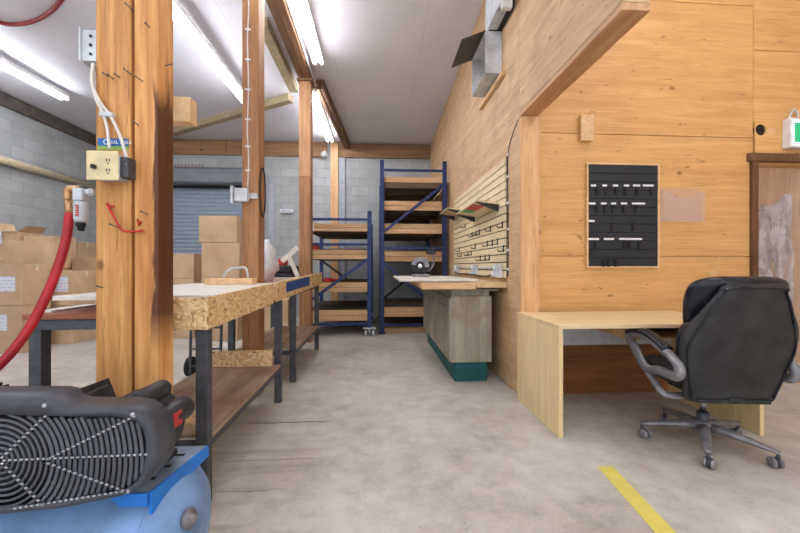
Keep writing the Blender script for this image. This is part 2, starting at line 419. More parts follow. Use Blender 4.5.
struct(MB().box(XL-.2, XL, -3.2, YB, 0, 4.08, 0), 'wall_left', 'block_l')
# partition between workshop and office: plywood sheets over a core
m = MB()
def sheets(m, fixed, a0, a1, z0, z1, sa, sz, axis, th=.012, off=0):
    z = z0; r = 0
    while z < z1-.01:
        zt = min(z+sz, z1); a = a0-(off if r % 2 else 0)
        while a < a1-.01:
            s0, s1 = max(a, a0), min(a+sa, a1)
            if s1-s0 > .01:
                if axis == 'y': m.box(fixed, fixed+th, s0+.001, s1-.001, z+.001, zt-.001, 0)
                else: m.box(s0+.001, s1-.001, fixed, fixed+th, z+.001, zt-.001, 0)
            a += sa
        z = zt; r += 1
sheets(m, XP, YO-.03, YB, .01, 4.5, 2.44, 1.22, 'y', off=1.1)
sheets(m, XP, 1.74, YO-.03, 2.5, 4.5, 2.44, 1.17, 'y', off=.9)
m.box(XP+.014, XP+.15, YO-.03, YB, 0, 4.5, 0); m.box(XP+.014, XP+.15, 1.74, YO-.03, 2.5, 4.55, 0)
struct(m, 'wall_partition', 'ply_part')
# office plywood wall, facing the camera
m = MB(); XD = 3.50
for (x0, x1, z0, z1) in ((XP+.15, XD-.05, .01, 1.235), (XP+.15, XD-.02, 1.24, 2.335), (XP+.15, XD-.02, 2.34, 3.56), (XP+.15, XD-.02, 3.565, 4.6),
                         (XD-.015, XR, 2.475, 3.15), (XD-.015, XR, 3.155, 4.6)):
    m.box(x0, x1, YO, YO+.015, z0, z1, .002)
m.box(XP+.15, XD-.02, YO+.02, YO+.12, 0, 4.6, 0); m.box(XD-.02, XR, YO+.02, YO+.12, 2.1, 4.6, 0)
wo = struct(m, 'wall_office', 'ply_office')
lp_ = struct(MB().box(XP+.19, XD-.06, YO-.004, YO-.0005, .01, .70, .001), 'lower_panel', 'under', wo)  # thin sheet turns the wall darker brown from floor to desk height
struct(MB().box(XR, XR+.12, -3.2, 6.2, 0, 4.7, 0), 'wall_right', 'ply_pale')
struct(MB().box(XP+.15, XR, 6.2, 6.3, 0, 4.6, 0), 'wall_corridor', 'ply_pale')
# small ply patch with a round cut-out above the doorway
m = MB(); b = bmesh.new(); x0, x1, z0, z1 = XD-.012, 3.98, 2.192, 2.49; cx, cz, r = 3.545, 2.41, .052; N = 24
hole = [Vector((cx+r*cos(2*pi*k/N+pi/4), 0, cz+r*sin(2*pi*k/N+pi/4))) for k in range(N)]
def sq(k):
    a = 2*pi*k/N+pi/4; c, s_ = cos(a), sin(a); q = max(abs(c), abs(s_)); c /= q; s_ /= q
    return Vector(((x0+x1)/2+c*(x1-x0)/2, 0, (z0+z1)/2+s_*(z1-z0)/2))
for (yy) in (0,):
    o1 = [b.verts.new(sq(k)+Vector((0, YO-.012, 0))) for k in range(N)]; i1 = [b.verts.new(hole[k]+Vector((0, YO-.012, 0))) for k in range(N)]
    o2 = [b.verts.new(sq(k)+Vector((0, YO, 0))) for k in range(N)]; i2 = [b.verts.new(hole[k]+Vector((0, YO+.014, 0))) for k in range(N)]
    for k in range(N):
        j = (k+1) % N
        b.faces.new((o1[k], o1[j], i1[j], i1[k])); b.faces.new((o1[j], o1[k], o2[k], o2[j])); b.faces.new((i1[k], i1[j], i2[j], i2[k]))
bmesh.ops.recalc_face_normals(b, faces=b.faces[:]); m._add(b); tr = struct(m, 'trim_1', 'ply_office')
struct(MB().cyl((cx, YO-.001, cz), (cx, YO+.012, cz), r+.002, 24), 'hole_shade', 'hole', tr)  # dark disc stands in for the shade inside the cut-out
# doorway trim
struct(MB().box(XD-.055, XD+.005, YO-.03, YO+.14, 0, 2.115, .004), 'trim_2', 'trimdark')
struct(MB().box(XD-.085, XR, YO-.035, YO+.14, 2.116, 2.19, .004), 'trim_3', 'trimdark')
# opening: jamb and header of the partition
struct(MB().box(XP-.002, XP+.149, YO-.075, YO-.035, 0, 2.452, .003), 'trim_4', 'stud')
struct(MB().box(XP+.150, XP+.185, YO-.05, YO-.003, 0, 2.6, .002), 'trim_6', 'stud')
struct(MB().box(XP-.004, XP+.15, 1.735, YO-.034, 2.455, 2.494, .003), 'trim_5', 'stud_y')
# back wall timber ledger, left wall plate
m = MB(); 
for x0, x1 in ((XL, -3.4), (-3.39, -1.15), (-.98, XP)): m.box(x0, x1, YB-.05, YB, 3.66, 3.985, .004)
struct(m, 'trim_7', 'ledger')
struct(MB().box(XL, XL+.06, -3.2, YB-.06, 3.78, 3.99, .004), 'trim_8', 'plate')
p0 = onY(341, 150, YB-.06); struct(MB().box(p0.x-.11, p0.x+.09, YB-.06, YB, 0, 3.65, .004), 'trim_9', 'pillar')
p0 = onY(334.5, 150, YB-.1); struct(MB().box(p0.x-.085, p0.x+.085, YB-.12, YB-.062, 0, 3.96, .004), 'trim_10', 'stud')
p0 = onY(271, 150, YB-.05); struct(MB().box(p0.x-.06, p0.x+.06, YB-.03, YB, 0, 3.2, .004), 'trim_11', 'pillar')
# roll-up door
xa, xb = onY(128, 200, YB-.1).x, onY(263, 200, YB-.1).x
m = MB(); k = 0; z = 0.0
while z < 2.95:
    m.loft([[Vector((x, YB-.03-d, zz)) for d, zz in ((0, z), (.006, z+.006), (.013, z+.03), (.013, z+.06), (.006, z+.085), (0, z+.089))] for x in (xa+.06, xb-.06)])
    z += .092
for f in m.bm.faces: f.smooth = False
d1 = struct(m, 'door_1', 'door')
m = MB(); zt = 3.30; prof = [(YB-.0, zt), (YB-.32, zt), (YB-.38, zt-.05), (YB-.40, zt-.17), (YB-.38, zt-.32), (YB-.32, zt-.36), (YB, zt-.36)]
m.loft([[Vector((x, y, z)) for y, z in prof] for x in (xa, xb)])
for f in m.bm.faces: f.smooth = False
hd = struct(m, 'door_hood', 'coil', d1)
m = MB(); m.box(xa+.02, xb-.02, YB-.16, YB-.07, 2.89, 2.935, 0); struct(m, 'door_seal', 'rubber', d1)
m = MB(); m.box(xa, xa+.08, YB-.09, YB, 0, 2.93, .003); m.box(xb-.08, xb, YB-.09, YB, 0, 2.93, .003); struct(m, 'door_guide', 'coil', d1)
# faded marks along the top of the hood
m = MB(); x = onY(174, 168, YB-.35).x
for i in range(9):
    w = .035+.02*random.random(); m.box(x, x+.012, YB-.334, YB-.326, zt, zt+.055, 0); m.box(x, x+w, YB-.334, YB-.326, zt+(.045 if i % 3 else 0.022), zt+(.055 if i % 3 else .032), 0); x += w+.03
struct(m, 'hood_lettering', 'redink', d1)

# ================================================================== TIMBER POSTS AND BEAM
def nailat(par, p, d, L=.07):
    L *= .6
    p = Vector(p); d = Vector(d).normalized(); mb = MB(); mb.cyl(p, p+d*L, .0022, 6); mb.cyl(p+d*L, p+d*(L+.002), .005, 8); mb.build('nail', 'steel', par)
Y1 = 1.55; y1b = 1.665; ztop = 4.19
xl, xm, xr = onY(95.5, 300, Y1).x, onY(132.5, 300, Y1).x, onY(158, 300, Y1).x
t = thing('double_timber_post', 'nail-studded double wooden post in the left foreground behind the compressor', 'post', ((xl+xr)/2, (Y1+y1b)/2, 0))
MB().box(xl, xm-.006, Y1, y1b, 0, zc(xl, y1b)-.002, .005).build('timber', 'post', t)
MB().box(xm+.006, xr, Y1, y1b, 0, zc(xr, y1b)-.002, .005).build('timber', 'stained', t)
for u, v in ((108, 77), (114, 80), (120, 78), (131, 75), (143, 82), (134, 12), (118, 228), (150, 28), (139, 126), (103, 288), (148, 215)):
    p = onY(u, v, Y1); nailat(t, p, (-.3-.3*random.random(), -1, .35), .03+.03*random.random())
p = onX(172, 66, xr); nailat(t, (xr, 1.60, onY(165, 66, 1.6).z), (1, -.2, .1), .05)
def tpost(u0, u1, Y, dep, top, name, label, mat):
    a_, b_ = onY(u0, 300, Y).x, onY(u1, 300, Y).x
    return a_, b_, one(MB().box(a_, b_, Y, Y+dep, 0, top, .005), name, mat, label, 'post')
a2, b2, post2 = tpost(242, 258.5, 3.2, .17, zc(-1.1, 3.3)-.002, 'timber_post', 'square wooden post with a wire stapled up its front, between the two workbenches', 'post2')
Y3 = 5.42
t3 = thing('timber_post', 'two-tone wooden post at the far end of the strand board bench', 'post', (-1.05, Y3+.1, 0))
ra, rb = onY(299, 300, Y3).x, onY(310.5, 300, Y3).x; zs = onY(305, 177, Y3).z
MB().box(ra, rb, Y3, Y3+.19, 0, zs, .005).build('lower_timber', 'post2', t3)
MB().box(ra, rb, Y3, Y3+.19, zs+.002, 3.93, .005).build('upper_timber', 'post_mid', t3)
MB().box(ra-.03, rb+.03, Y3-.03, Y3+.22, 3.932, 3.965, .004).build('cap_block', 'beam', t3)
tb = thing('ceiling_beam', 'brown built-up timber beam under the ceiling above the row of posts', 'beam', (-1.1, 3, 3.97))
bz = 3.968
for i, (x0, x1) in enumerate(((ra-.01, (ra+rb)/2-.003), ((ra+rb)/2+.003, rb+.01))):
    MB().box(x0, x1, 3.46, Y3+.25, bz, zc(x0, Y3+.25)-.001, .004).build('beam_ply', 'beam', tb)
xq = onY(343, 143, YB-.1).x
for dx in (0, .07): MB().bar((rb+.06+dx, Y3+.26, 4.02), (xq+.06+dx, YB-.125, 3.91), .16, .055, .003, up=(1,0,0)).build('beam_ply', 'beam', tb)
MB().tube([(rb+.035, 3.5, 4.0), (rb+.035, Y3+.2, 4.0), (xq+.14, YB-.2, 3.99)], .012, 8).build('conduit', 'galv', tb)
# tan battens on the ceiling
def batten(u0, v0, u1, v1, z0, label):
    p, q = onZ(u0, v0, z0), onZ(u1, v1, z0)
    p.z = zc(p.x, p.y)-.062; q.z = zc(q.x, q.y)-.062
    one(MB().bar(p, q, .13, .12, .004), 'ceiling_batten', 'batten', label, 'batten')
batten(150, 134, 291, 97, 4.05, 'tan batten running diagonally across the ceiling behind the middle post')
batten(262, 22, 294, 86, 4.1, 'tan batten running front to back on the ceiling left of the beam')
# pipe along the left wall
pa, pb = onX(-60, 132, XL+.1), onX(95, 179, XL+.1); zz = 2.87
m = MB(); m.tube([(XL+.09, 4.2, zz), (XL+.09, YB-.1, zz)], .06, 14)
tp = thing('wall_pipe', 'long tan pipe running along the grey block wall on the left', 'pipe', (XL+.09, 6.2, zz-.06))
m.build('pipe', 'tan', tp)
for y in (5.2, 6.5, 7.7): MB().box(XL, XL+.10, y-.02, y+.02, zz-.075, zz-.055, .002).build('bracket', 'galv', tp)

# ================================================================== FLUORESCENT FIXTURES
def fixture(x, y0, y1, z, label, hang=True, tilt=0):
    t = thing('fluorescent_light', label, 'light', (x, (y0+y1)/2, z), 'twin tube strip lights under the ceiling')
    MB().box(x-.065, x+.065, y0, y1, z+.035, z+.10, .006).build('housing', 'white', t)
    for s in (-1, 1):
        MB().cyl((x+s*.05, y0+.03, z+.015), (x+s*.05, y1-.03, z+.015), .019, 12).build('tube', 'tube', t)
        for yy in (y0+.015, y1-.015): MB().box(x+s*.05-.018, x+s*.05+.018, yy-.014, yy+.014, z-.006, z+.036, .003).build('lamp_holder', 'white', t)
    for yy in (y0+.3, y1-.3):
        zt = zc(x, yy)
        MB().cyl((x, yy, z+.095), (x, yy, zt), .006, 8).build('hanger_rod', 'galv', t)
fixture(-.81, 2.62, 5.0, 3.94, 'strip light on the right of the beam, nearer one, above the aisle')
fixture(-1.03, 5.66, 7.9, 3.88, 'strip light along the beam, farther one, reaching towards the back wall')
fixture(-2.14, 3.6, 6.02, 3.82, 'bright strip light between the foreground post and the middle post')
fixture(-5.08, 3.7, 6.15, 3.86, 'strip light near the left block wall, at the left edge of the photo')
LREST = []
def lamp(x, y0, y1):   # unseen fixtures: the row carried on, with more added for light
    t = thing('fluorescent_light', 'unseen twin tube strip light overhead, beyond the frame', 'light', (x, (y0+y1)/2, 4.0), 'strip lights beyond the frame')
    MB().box(x-.065, x+.065, y0, y1, 4.035, 4.10, .006).build('housing', 'white', t)
    for s in (-1, 1): MB().cyl((x+s*.05, y0+.03, 4.015), (x+s*.05, y1-.03, 4.015), .019, 12).build('tube', 'tube', t)
    for yy in (y0+.3, y1-.3): MB().cyl((x, yy, 4.09), (x, yy, zc(x, yy)), .006, 8).build('hanger_rod', 'galv', t)
for x, y0, y1 in ((2.6, .0, 2.4), (.2, -1.9, .5), (-3.2, -.9, 1.5), (3.2, 3.5, 5.6)): lamp(x, y0, y1)  # the last lamp is added to brighten the corridor beyond the doorway
p = [onZ(u, v, 4.2) for u, v in ((-30, -6), (0, 9), (18, 11.5), (36, 8), (52, -1), (64, -14))]
for q in p: q.z = zc(q.x, q.y)-.022
one(MB().tube(spline(p), .022, 10), 'air_line', 'redcable', 'dark red air line looping under the ceiling at the top left corner', 'hose')
# smoke detector and small wall fixtures at the back
p = onY(323.5, 154, YB-.16); t = thing('smoke_detector', 'white round detector on the ledger beside the back wall stud', 'detector', (p.x, YB-.12, p.z))
MB().cyl((p.x, YB-.051, p.z), (p.x, YB-.09, p.z), .08, 24).build('base', 'white', t); MB().lathe([(0, .075), (.04, .07), (.06, .045), (.065, 0)], (p.x, YB-.09, p.z), (0, -1, 0)).build('cover', 'detector', t)
p = onY(286, 211.5, YB-.1); t = thing('emergency_light', 'small white oblong light fixed to the back block wall', 'light', (p.x, YB-.06, p.z))
MB().box(p.x-.15, p.x+.15, YB-.08, YB+.004, p.z-.05, p.z+.05, .02).build('body', 'white', t); MB().box(p.x-.11, p.x+.11, YB-.09, YB-.081, p.z-.025, p.z+.03, 0).build('lens', 'whitepaint', t)

# ================================================================== STORAGE RACKS
def rack(name, label, Yf, dep, u0, u1, vtop, shelves, bars, braces, floor_v=None, casters=False, base=None):
    xa, xb = onY(u0, 250, Yf).x, onY(u1, 250, Yf).x; zt = onY((u0+u1)/2, vtop, Yf).z; z0 = .14 if casters else 0
    t = thing(name, label, 'rack', ((xa+xb)/2, Yf+dep/2, 0))
    w = .07
    for x in (xa, xb):
        for y in (Yf, Yf+dep-.06):
            pp = MB().box(x-w/2, x+w/2, y, y+.06, z0, zt, .003).build('upright', 'rackblue', t)
            if not casters: MB().box(x-w/2-.03, x+w/2+.03, y-.03, y+.09, 0, .012, .002).build('foot_plate', 'rackdark', pp)
    Z = lambda v: onY(380, v, Yf).z
    for v in bars:
        for y in (Yf+.012, Yf+dep-.045): MB().box(xa+w/2, xb-w/2, y, y+.03, Z(v)-.02, Z(v)+.02, .002).build('crossbar', 'rackblue', t)
    for (ua, va, ub, vb) in braces:
        p, q = onY(ua, va, Yf), onY(ub, vb, Yf)
        MB().bar((p.x, Yf+.008, p.z), (q.x, Yf+.008, q.z), .045, .012, .002, up=(0,1,0)).build('brace', 'rackblue', t)
        MB().bar((p.x, Yf+dep-.01, q.z), (q.x, Yf+dep-.01, p.z), .045, .012, .002, up=(0,1,0)).build('brace', 'rackdark', t)
    for i, (va, vb, old) in enumerate(shelves):
        z1, z0s = Z(va), Z(vb); y0 = Yf+.068; x0, x1 = xa+.02-.04, xb-.02+.04; x0 = xa+w/2+.003; x1 = xb-w/2-.003
        d = MB()
        n = 12; W = (dep-.22)/n
        for k in range(n): d.box(x0, x1, y0+.05+k*W+.002, y0+.05+(k+1)*W-.002, z1-.028, z1-.004, .002)
        d = d.build('shelf_deck', 'deck_old', t)
        h = (z1-z0s)/2
        MB().box(x0, x1, y0, y0+.045, z1-h+.003, z1, .003).build('front_board', 'deck', d)
        MB().box(x0, x1, y0, y0+.045, z0s, z1-h-.003, .003).build('front_board', 'deck_old' if old else 'deck', d)
        for x in (x0, x1-.045): MB().box(x, x+.045, y0+.048, Yf+dep-.07, z0s, z1-.03, .003).build('side_rail', 'deck_old', d)
        MB().box(x0+.05, x1-.05, Yf+dep-.12, Yf+dep-.07, z0s, z1-.03, .003).build('rear_board', 'deck_old', d)
        for q in (.33, .66): MB().box(x0+.05, x1-.05, y0+(dep-.2)*q, y0+(dep-.2)*q+.045, z0s+.01, z1-.03, .003).build('joist', 'deck_old', d)
    if base:
        MB().box(xa+w/2+.01, xb-w/2-.01, Yf+.07, Yf+dep-.1, 0.002, Z(base), .003).build('base_board', 'deck', t)
    if casters:
        for x in (xa, xb):
            for y in (Yf+.03, Yf+dep-.03):
                c = MB().box(x-.10, x+.10, y-.05, y+.05, .122, .14, .002); c.box(x-.012, x+.012, y-.02, y+.02, .05, .121, 0)
                c = c.build('caster', 'galv', t)
                for q in (-.06, .06): MB().cyl((x+q-.02, y, .05), (x+q+.02, y, .05), .05, 18).build('wheel', 'galv', c)
                MB().cyl((x-.085, y, .05), (x+.085, y, .05), .014, 10).build('axle', 'steel', c)
    return t, xa, xb
rkR, rxa, rxb = rack('storage_rack', 'tall blue steel rack with timber shelves in the back right corner', 6.05, 2.0, 382, 444.8, 161,
    [(176, 187.5, 1), (200.5, 210, 0), (223.7, 233.5, 0), (251.5, 262, 0), (308.5, 318, 0)], [170, 248.5, 325.7],
    [(384.6, 231.6, 443, 185.6), (384, 264, 440, 311)], base=330)
rkL, lxa, lxb = rack('storage_rack', 'short blue steel rack on casters with four timber shelves beside the aisle', 5.86, 1.9, 303.5, 369.5, 211,
    [(224, 231.5, 0), (250, 259.7, 0), (283, 293, 0), (311, 321.6, 0)], [220, 245, 324.5],
    [(304, 306, 367.5, 259.7)], casters=True)
p = onY(312.3, 227, 5.84); MB().box(p.x-.028, p.x+.028, 5.80, 5.855, p.z-.075, p.z+.065, .004).build('end_cap', 'white', rkL)
def onshelf(u, v, y): return onY(u, v, y)
p = onY(313.5, 247, 5.9)
zsh = onY(380, 250, 5.86).z; tl = one(MB().box(p.x-.05, p.x+.05, 6.0, 6.2, zsh, zsh+.12, .01), 'tool_case', 'red', 'small red case on the second shelf of the short rack', 'case')
zsh = onY(380, 283, 5.86).z; p = onY(329, 279, 6.1)
t = thing('hand_tool', 'red handled tool lying on the third shelf of the short rack', 'tool', (p.x, 6.12, zsh))
MB().box(p.x-.09, p.x+.03, 6.05, 6.2, zsh, zsh+.07, .012).build('body', 'red', t); MB().tube([(p.x+.03, 6.12, zsh+.04), (p.x+.14, 6.12, zsh+.03)], .018, 10).build('handle', 'red', t)

# ================================================================== CABINET AND ITS WORKTOP
cx0, cx1, cy0, cy1 = .705, 1.135, 3.46, 5.45
t = thing('base_cabinet', 'long low cabinet of weathered grey boards on a teal plinth, under the worktop', 'cabinet', (.92, 4.45, 0))
MB().box(cx0+.065, cx1-.035, cy0+.035, cy1-.05, 0, .20, .004).build('plinth', 'tealwood', t)
MB().box(cx0+.03, cx1, cy0+.012, cy1, .2, .855, .003).build('body', 'greyboard', t)
MB().box(cx0+.02, cx1, cy0, cy0+.011, .198, .85, .003).build('end_panel', 'greyboard', t)
nd = 6; W = (cy1-cy0-.02)/nd
for k in range(nd):
    d = MB().box(cx0+.008, cx0+.028, cy0+.01+k*W+.004, cy0+.01+(k+1)*W-.004, .205, .83, .003).build('door', 'greyboard', t)
    MB().cyl((cx0+.008, cy0+.01+k*W+(.06 if k % 2 else W-.06), .74), (cx0-.004, cy0+.01+k*W+(.06 if k % 2 else W-.06), .74), .008, 10).build('knob', 'steel', d)
MB().box(cx0+.03, cx1-.02, cy0+.02, cy1-.02, .856, .905, .003).build('top_rail', 'greyboard', t)
t = thing('worktop', 'thick timber worktop lying over the grey board cabinet', 'worktop', (.84, 4.4, .906))
wx0 = .43
MB().box(.951, XP-.006, 3.34, 5.55, .942, .993, .003).build('top_slab', 'palewood', t)
MB().box(wx0, .949, 3.36, 5.53, .926, .985, .003).build('lower_board', 'deck', t)
MB().box(.72, XP-.05, 3.44, 5.50, .906, .9255, .003).build('packing_strip', 'greyboard', t)
one(MB().box(.225, 1.03, 3.55, 4.95, .994, 1.014, .003), 'plywood_sheet', 'sheet', 'thin pale plywood sheet lying on the worktop and overhanging the aisle', 'sheet')
# chop saw on the sheet
sx, sy, sz = .50, 4.55, 1.0145
t = thing('chop_saw', 'small grey chop saw with a raised black handle on the worktop', 'saw', (sx, sy, sz))
MB().box(sx-.05, sx+.16, sy-.12, sy+.14, sz, sz+.035, .008).build('base', 'silver', t)
bl = MB().lathe([(-.004, .02), (-.004, .098), (0, .105), (.004, .098), (.004, .02)], (sx+.05, sy-.03, sz+.135), (.15, 1, 0), 36).build('blade', 'castiron', t)
MB().lathe([(0, .03), (.012, .03), (.016, .018)], (sx+.048, sy-.052, sz+.135), (-.15, -1, 0), 18).build('arbor_nut', 'chrome', bl)
gp = [Vector((sx+.05+.115*cos(a_), sy-.055, sz+.135+.115*sin(a_))) for a_ in [radians(q) for q in range(-10, 176, 12)]]
gp += [Vector((sx+.05+.06*cos(a_), sy-.055, sz+.135+.06*sin(a_))) for a_ in [radians(q) for q in range(170, -16, -12)]]
MB().prism(gp, (0, .06, 0)).build('blade_guard', 'silver', t)
MB().cyl((sx+.05, sy+.01, sz+.135), (sx+.05, sy+.17, sz+.15), .055, 20).build('motor', 'steel', t)
MB().tube(spline([(sx+.10, sy, sz+.06), (sx+.17, sy, sz+.08), (sx+.225, sy, sz+.15), (sx+.225, sy, sz+.24), (sx+.20, sy, sz+.29)]), .011, 10).build('arm', 'silver', t)
MB().box(sx+.135, sx+.255, sy-.03, sy+.03, sz+.285, sz+.345, .014).build('handle', 'black', t)

# ================================================================== SLAT WALL
sy0, sy1, szb, szt = 3.34, 5.62, 1.03, 2.2
t = thing('slat_wall_panel', 'pale slatted wall panel with dark grooves above the worktop', 'panel', (XP-.02, 4.48, szb))
MB().box(XP-.008, XP-.001, sy0, sy1, szb, szt, 0).build('backing', 'groove', t)
n = 15; ph = (szt-szb)/n
m = MB()
for k in range(n): m.box(XP-.024, XP-.0085, sy0, sy1, szb+k*ph+.005, szb+(k+1)*ph-.005, .002)
m.build('slats', 'slat', t)
random.seed(4)
for (u, v) in ((472, 234), (476, 235), (479, 232), (502, 224), (487, 242), (492, 242), (497, 241), (503, 250), (475, 247), (468, 253), (471, 254), (480, 257), (485, 257), (489, 256), (461, 256), (465, 226), (490, 224), (459, 246)):
    p = onX(u, v, XP-.03); k = round((p.z-szb)/ph); z = szb+k*ph
    h = MB(); h.box(XP-.03, XP-.0245, p.y-.012, p.y+.012, z-.055, z+.012, .001); h.tube([(XP-.027, p.y, z-.045), (XP-.075, p.y, z-.05), (XP-.085, p.y, z-.03)], .005, 8)
    h.build('hook', 'cord', t)
def slatshelf(y0, y1, z, label, extra):
    t = thing('slat_shelf', label, 'shelf', (XP-.15, (y0+y1)/2, z), 'tilted shelves on the slatted panel')
    P = lambda y, f, d: Vector((XP-.025-.235*f, y, z+.03*f+d))
    MB().prism([P(y0, 0, 0), P(y1, 0, 0), P(y1, 1, 0), P(y0, 1, 0)], (0, 0, .012)).build('board', 'slat', t)
    for y in (y0+.02, y1-.03):
        MB().prism([P(y, 0, -.003), P(y, .95, -.003), P(y, .95, -.012), P(y, 0, -.07)], (0, .01, 0)).build('bracket', 'castiron', t)
    if extra:
        for (ya, yb, mat) in ((y0+.16, y0+.44, 'red'), (y0+.50, y0+.66, 'green')):
            tg = MB().prism([P(ya, .45, -.004), P(yb, .45, -.004), P(yb, .96, -.004), P(ya, .96, -.004)], (0, 0, -.004)).build('tag', mat, t); tg['label'] = mat+' card under the shelf'
slatshelf(3.5, 4.42, 1.77, 'pale shelf with red and green cards, nearer of the two on the slatted panel', True)
slatshelf(4.98, 5.58, 1.94, 'plain pale shelf farther along the slatted panel, by the tall rack', False)
# outlet boxes and conduit along the panel
for i, (u, lab) in enumerate(((498, 'metal outlet box on the slatted panel nearest the office opening'), (475, 'middle metal outlet box of three on the slatted panel'), (457.5, 'metal outlet box on the slatted panel farthest from the office'))):
    p = onX(u, 273, XP-.05); y = p.y; z = 1.10
    o = thing('outlet_box', lab, 'outlet box', (XP-.05, y, z-.06), 'metal outlet boxes above the worktop')
    MB().box(XP-.085, XP-.026, y-.06, y+.06, z-.065, z+.065, .006).build('box', 'galv', o)
    for dz in (-.03, .03): MB().cyl((XP-.086, y, z+dz), (XP-.094, y, z+dz), .02, 14).build('socket', 'white', o)
    MB().box(XP-.12, XP-.0945, y-.018, y+.018, z-.045, z-.012, .006).build('plug', 'white', o)
yA, yB_ = onX(498, 273, XP-.05).y, onX(457.5, 273, XP-.05).y
one(MB().tube(spline([(XP-.12, yA+.02, 1.06), (XP-.10, yA+.3, 1.04), (XP-.10, (yA+yB_)/2, 1.05), (XP-.10, yB_-.3, 1.045), (XP-.11, yB_-.07, 1.07)]), .008, 8), 'slung_cable', 'cord', 'black cord slung between the outlet boxes over the worktop', 'cord')
one(MB().tube([(XP-.036, yA+.061, 1.13), (XP-.036, yB_-.061, 1.13)], .009, 8), 'conduit', 'galv', 'thin metal conduit linking the outlet boxes on the slatted panel', 'conduit')
t = thing('wall_cable', 'thin cable with white clips down the near edge of the slatted panel', 'cable', (XP-.01, 3.30, 1.04))
MB().tube(spline([(XP-.006, 3.07, 2.44), (XP-.006, 3.20, 2.36), (XP-.006, 3.31, 2.2), (XP-.006, 3.31, 1.7), (XP-.006, 3.30, 1.3), (XP-.006, 3.315, 1.05)]), .004, 8).build('cable', 'steel', t)
for z in (2.21, 2.0, 1.75, 1.5, 1.3, 1.12): MB().box(XP-.014, XP, 3.29, 3.325, z-.012, z+.012, .002).build('clip', 'white', t)

# ================================================================== WALL DUCT AND PANEL, HIGH ON THE PARTITION
dx0, dy0, dy1, dz0, dz1 = 1.08, 3.49, 4.0, 3.08, 3.50
t = thing('exhaust_duct', 'galvanised exhaust duct box with its dark flap swung open, high on the partition', 'duct', (1.17, 3.75, dz0))
m = MB(); th = .006
m.box(dx0, XP-.001, dy0, dy0+th, dz0, dz1, 0); m.box(dx0, XP-.001, dy1-th, dy1, dz0, dz1, 0); m.box(dx0, XP-.001, dy0+th, dy1-th, dz0, dz0+th, 0); m.box(dx0, XP-.001, dy0+th, dy1-th, dz1-th, dz1, 0)
m.build('duct_box', 'galv', t)
MB().box(XP-.012, XP-.001, dy0+.01, dy1-.01, dz0+.01, dz1-.01, 0).build('inner_panel', 'ply_pale', t)
MB().prism([(dx0-.002, dy0, dz1), (dx0-.002, dy1, dz1), (dx0-.24, dy1, dz1-.10), (dx0-.24, dy0, dz1-.10)], (.003, 0, .006)).build('flap', 'galvdark', t)
MB().cyl((dx0-.004, dy0, dz1), (dx0-.004, dy1, dz1), .007, 10).build('hinge', 'galvdark', t)
one(MB().box(XP-.04, XP-.001, 3.40, 4.18, 3.012, 3.055, .003), 'wall_batten', 'palewood', 'pale wooden batten on the partition just below the exhaust duct', 'batten')
# grey panelled unit above the duct with a red and white edge
t = thing('wall_heater', 'grey metal unit with a red and white end near the ceiling beside the duct', 'heater', (1.16, 3.3, 3.40))
q0, q1 = 3.13, 3.56
MB().prism([(1.10, q0, 3.51), (1.20, q0, 3.51), (1.20, q0, 3.84), (1.10, q0, 3.84)], (0, q1-q0, 0), .006).build('casing', 'galv', t)
MB().box(1.105, 1.20, q0-.05, q0-.002, 3.44, 3.90, .006).build('end_cover', 'white', t)
MB().box(1.135, 1.165, q0-.058, q0-.051, 3.50, 3.88, .002).build('red_stripe', 'red', t)
for yy in (q0+.03, q1-.08): MB().box(1.12, 1.249, yy, yy+.05, 3.505, 3.509-.0, .001).build('bracket', 'castiron', t)
MB().box(1.201, 1.249, q0+.02, q1-.02, 3.51, 3.80, .002).build('mounting_plate', 'castiron', t)

# ================================================================== OFFICE WALL
def wallY(u, v, y=YO): return onY(u, v, y)
a_, b_ = wallY(580.5, 115.5, YO-.03), wallY(593, 141.5, YO-.03)
one(MB().box(a_.x, b_.x, YO-.042, YO, b_.z, a_.z, .003), 'wood_block', 'palewood', 'short pale wooden block nailed to the orange plywood wall', 'block')
# key board
a_, b_ = wallY(586.5, 163, YO-.02), wallY(659.5, 268.5, YO-.02); kx0, kx1, kz0, kz1 = a_.x, b_.x, b_.z, a_.z
t = thing('key_board', 'black slatted key board in a thin wooden frame on the plywood wall', 'board', ((kx0+kx1)/2, YO-.01, kz0))
fw = .016
for bx in ((kx0, kx1, kz0, kz0+fw), (kx0, kx1, kz1-fw, kz1), (kx0, kx0+fw, kz0+fw, kz1-fw), (kx1-fw, kx1, kz0+fw, kz1-fw)):
    MB().box(bx[0], bx[1], YO-.026, YO-.001, bx[2], bx[3], .002).build('frame_rail', 'palewood', t)
MB().box(kx0+fw, kx1-fw, YO-.008, YO-.001, kz0+fw, kz1-fw, 0).build('backing', 'groove', t)
ns = 12; hh = (kz1-kz0-2*fw)/ns; m = MB()
for k in range(ns): m.box(kx0+fw+.001, kx1-fw-.001, YO-.018, YO-.0085, kz0+fw+k*hh+.002, kz0+fw+(k+1)*hh-.002, .001)
m.build('slats', 'boardblack', t)
def kp(u, v): return onY(u, v, YO-.02)
for v, segs in ((186, ((591, 596), (602.5, 607), (613, 618), (624, 629), (633, 640), (643, 653.5))), (204, ((589, 595.5), (601, 606.5), (611, 616), (621, 627), (632, 645))),
                (221.5, ((588, 594.5),)), (239.5, ((588, 599), (604, 614), (619, 642)))):
    for u0, u1 in segs:
        p, q = kp(u0, v-1), kp(u1, v+1); MB().box(p.x, q.x, YO-.0215, YO-.0182, q.z, p.z, 0).build('name_strip', 'tagwhite', t)
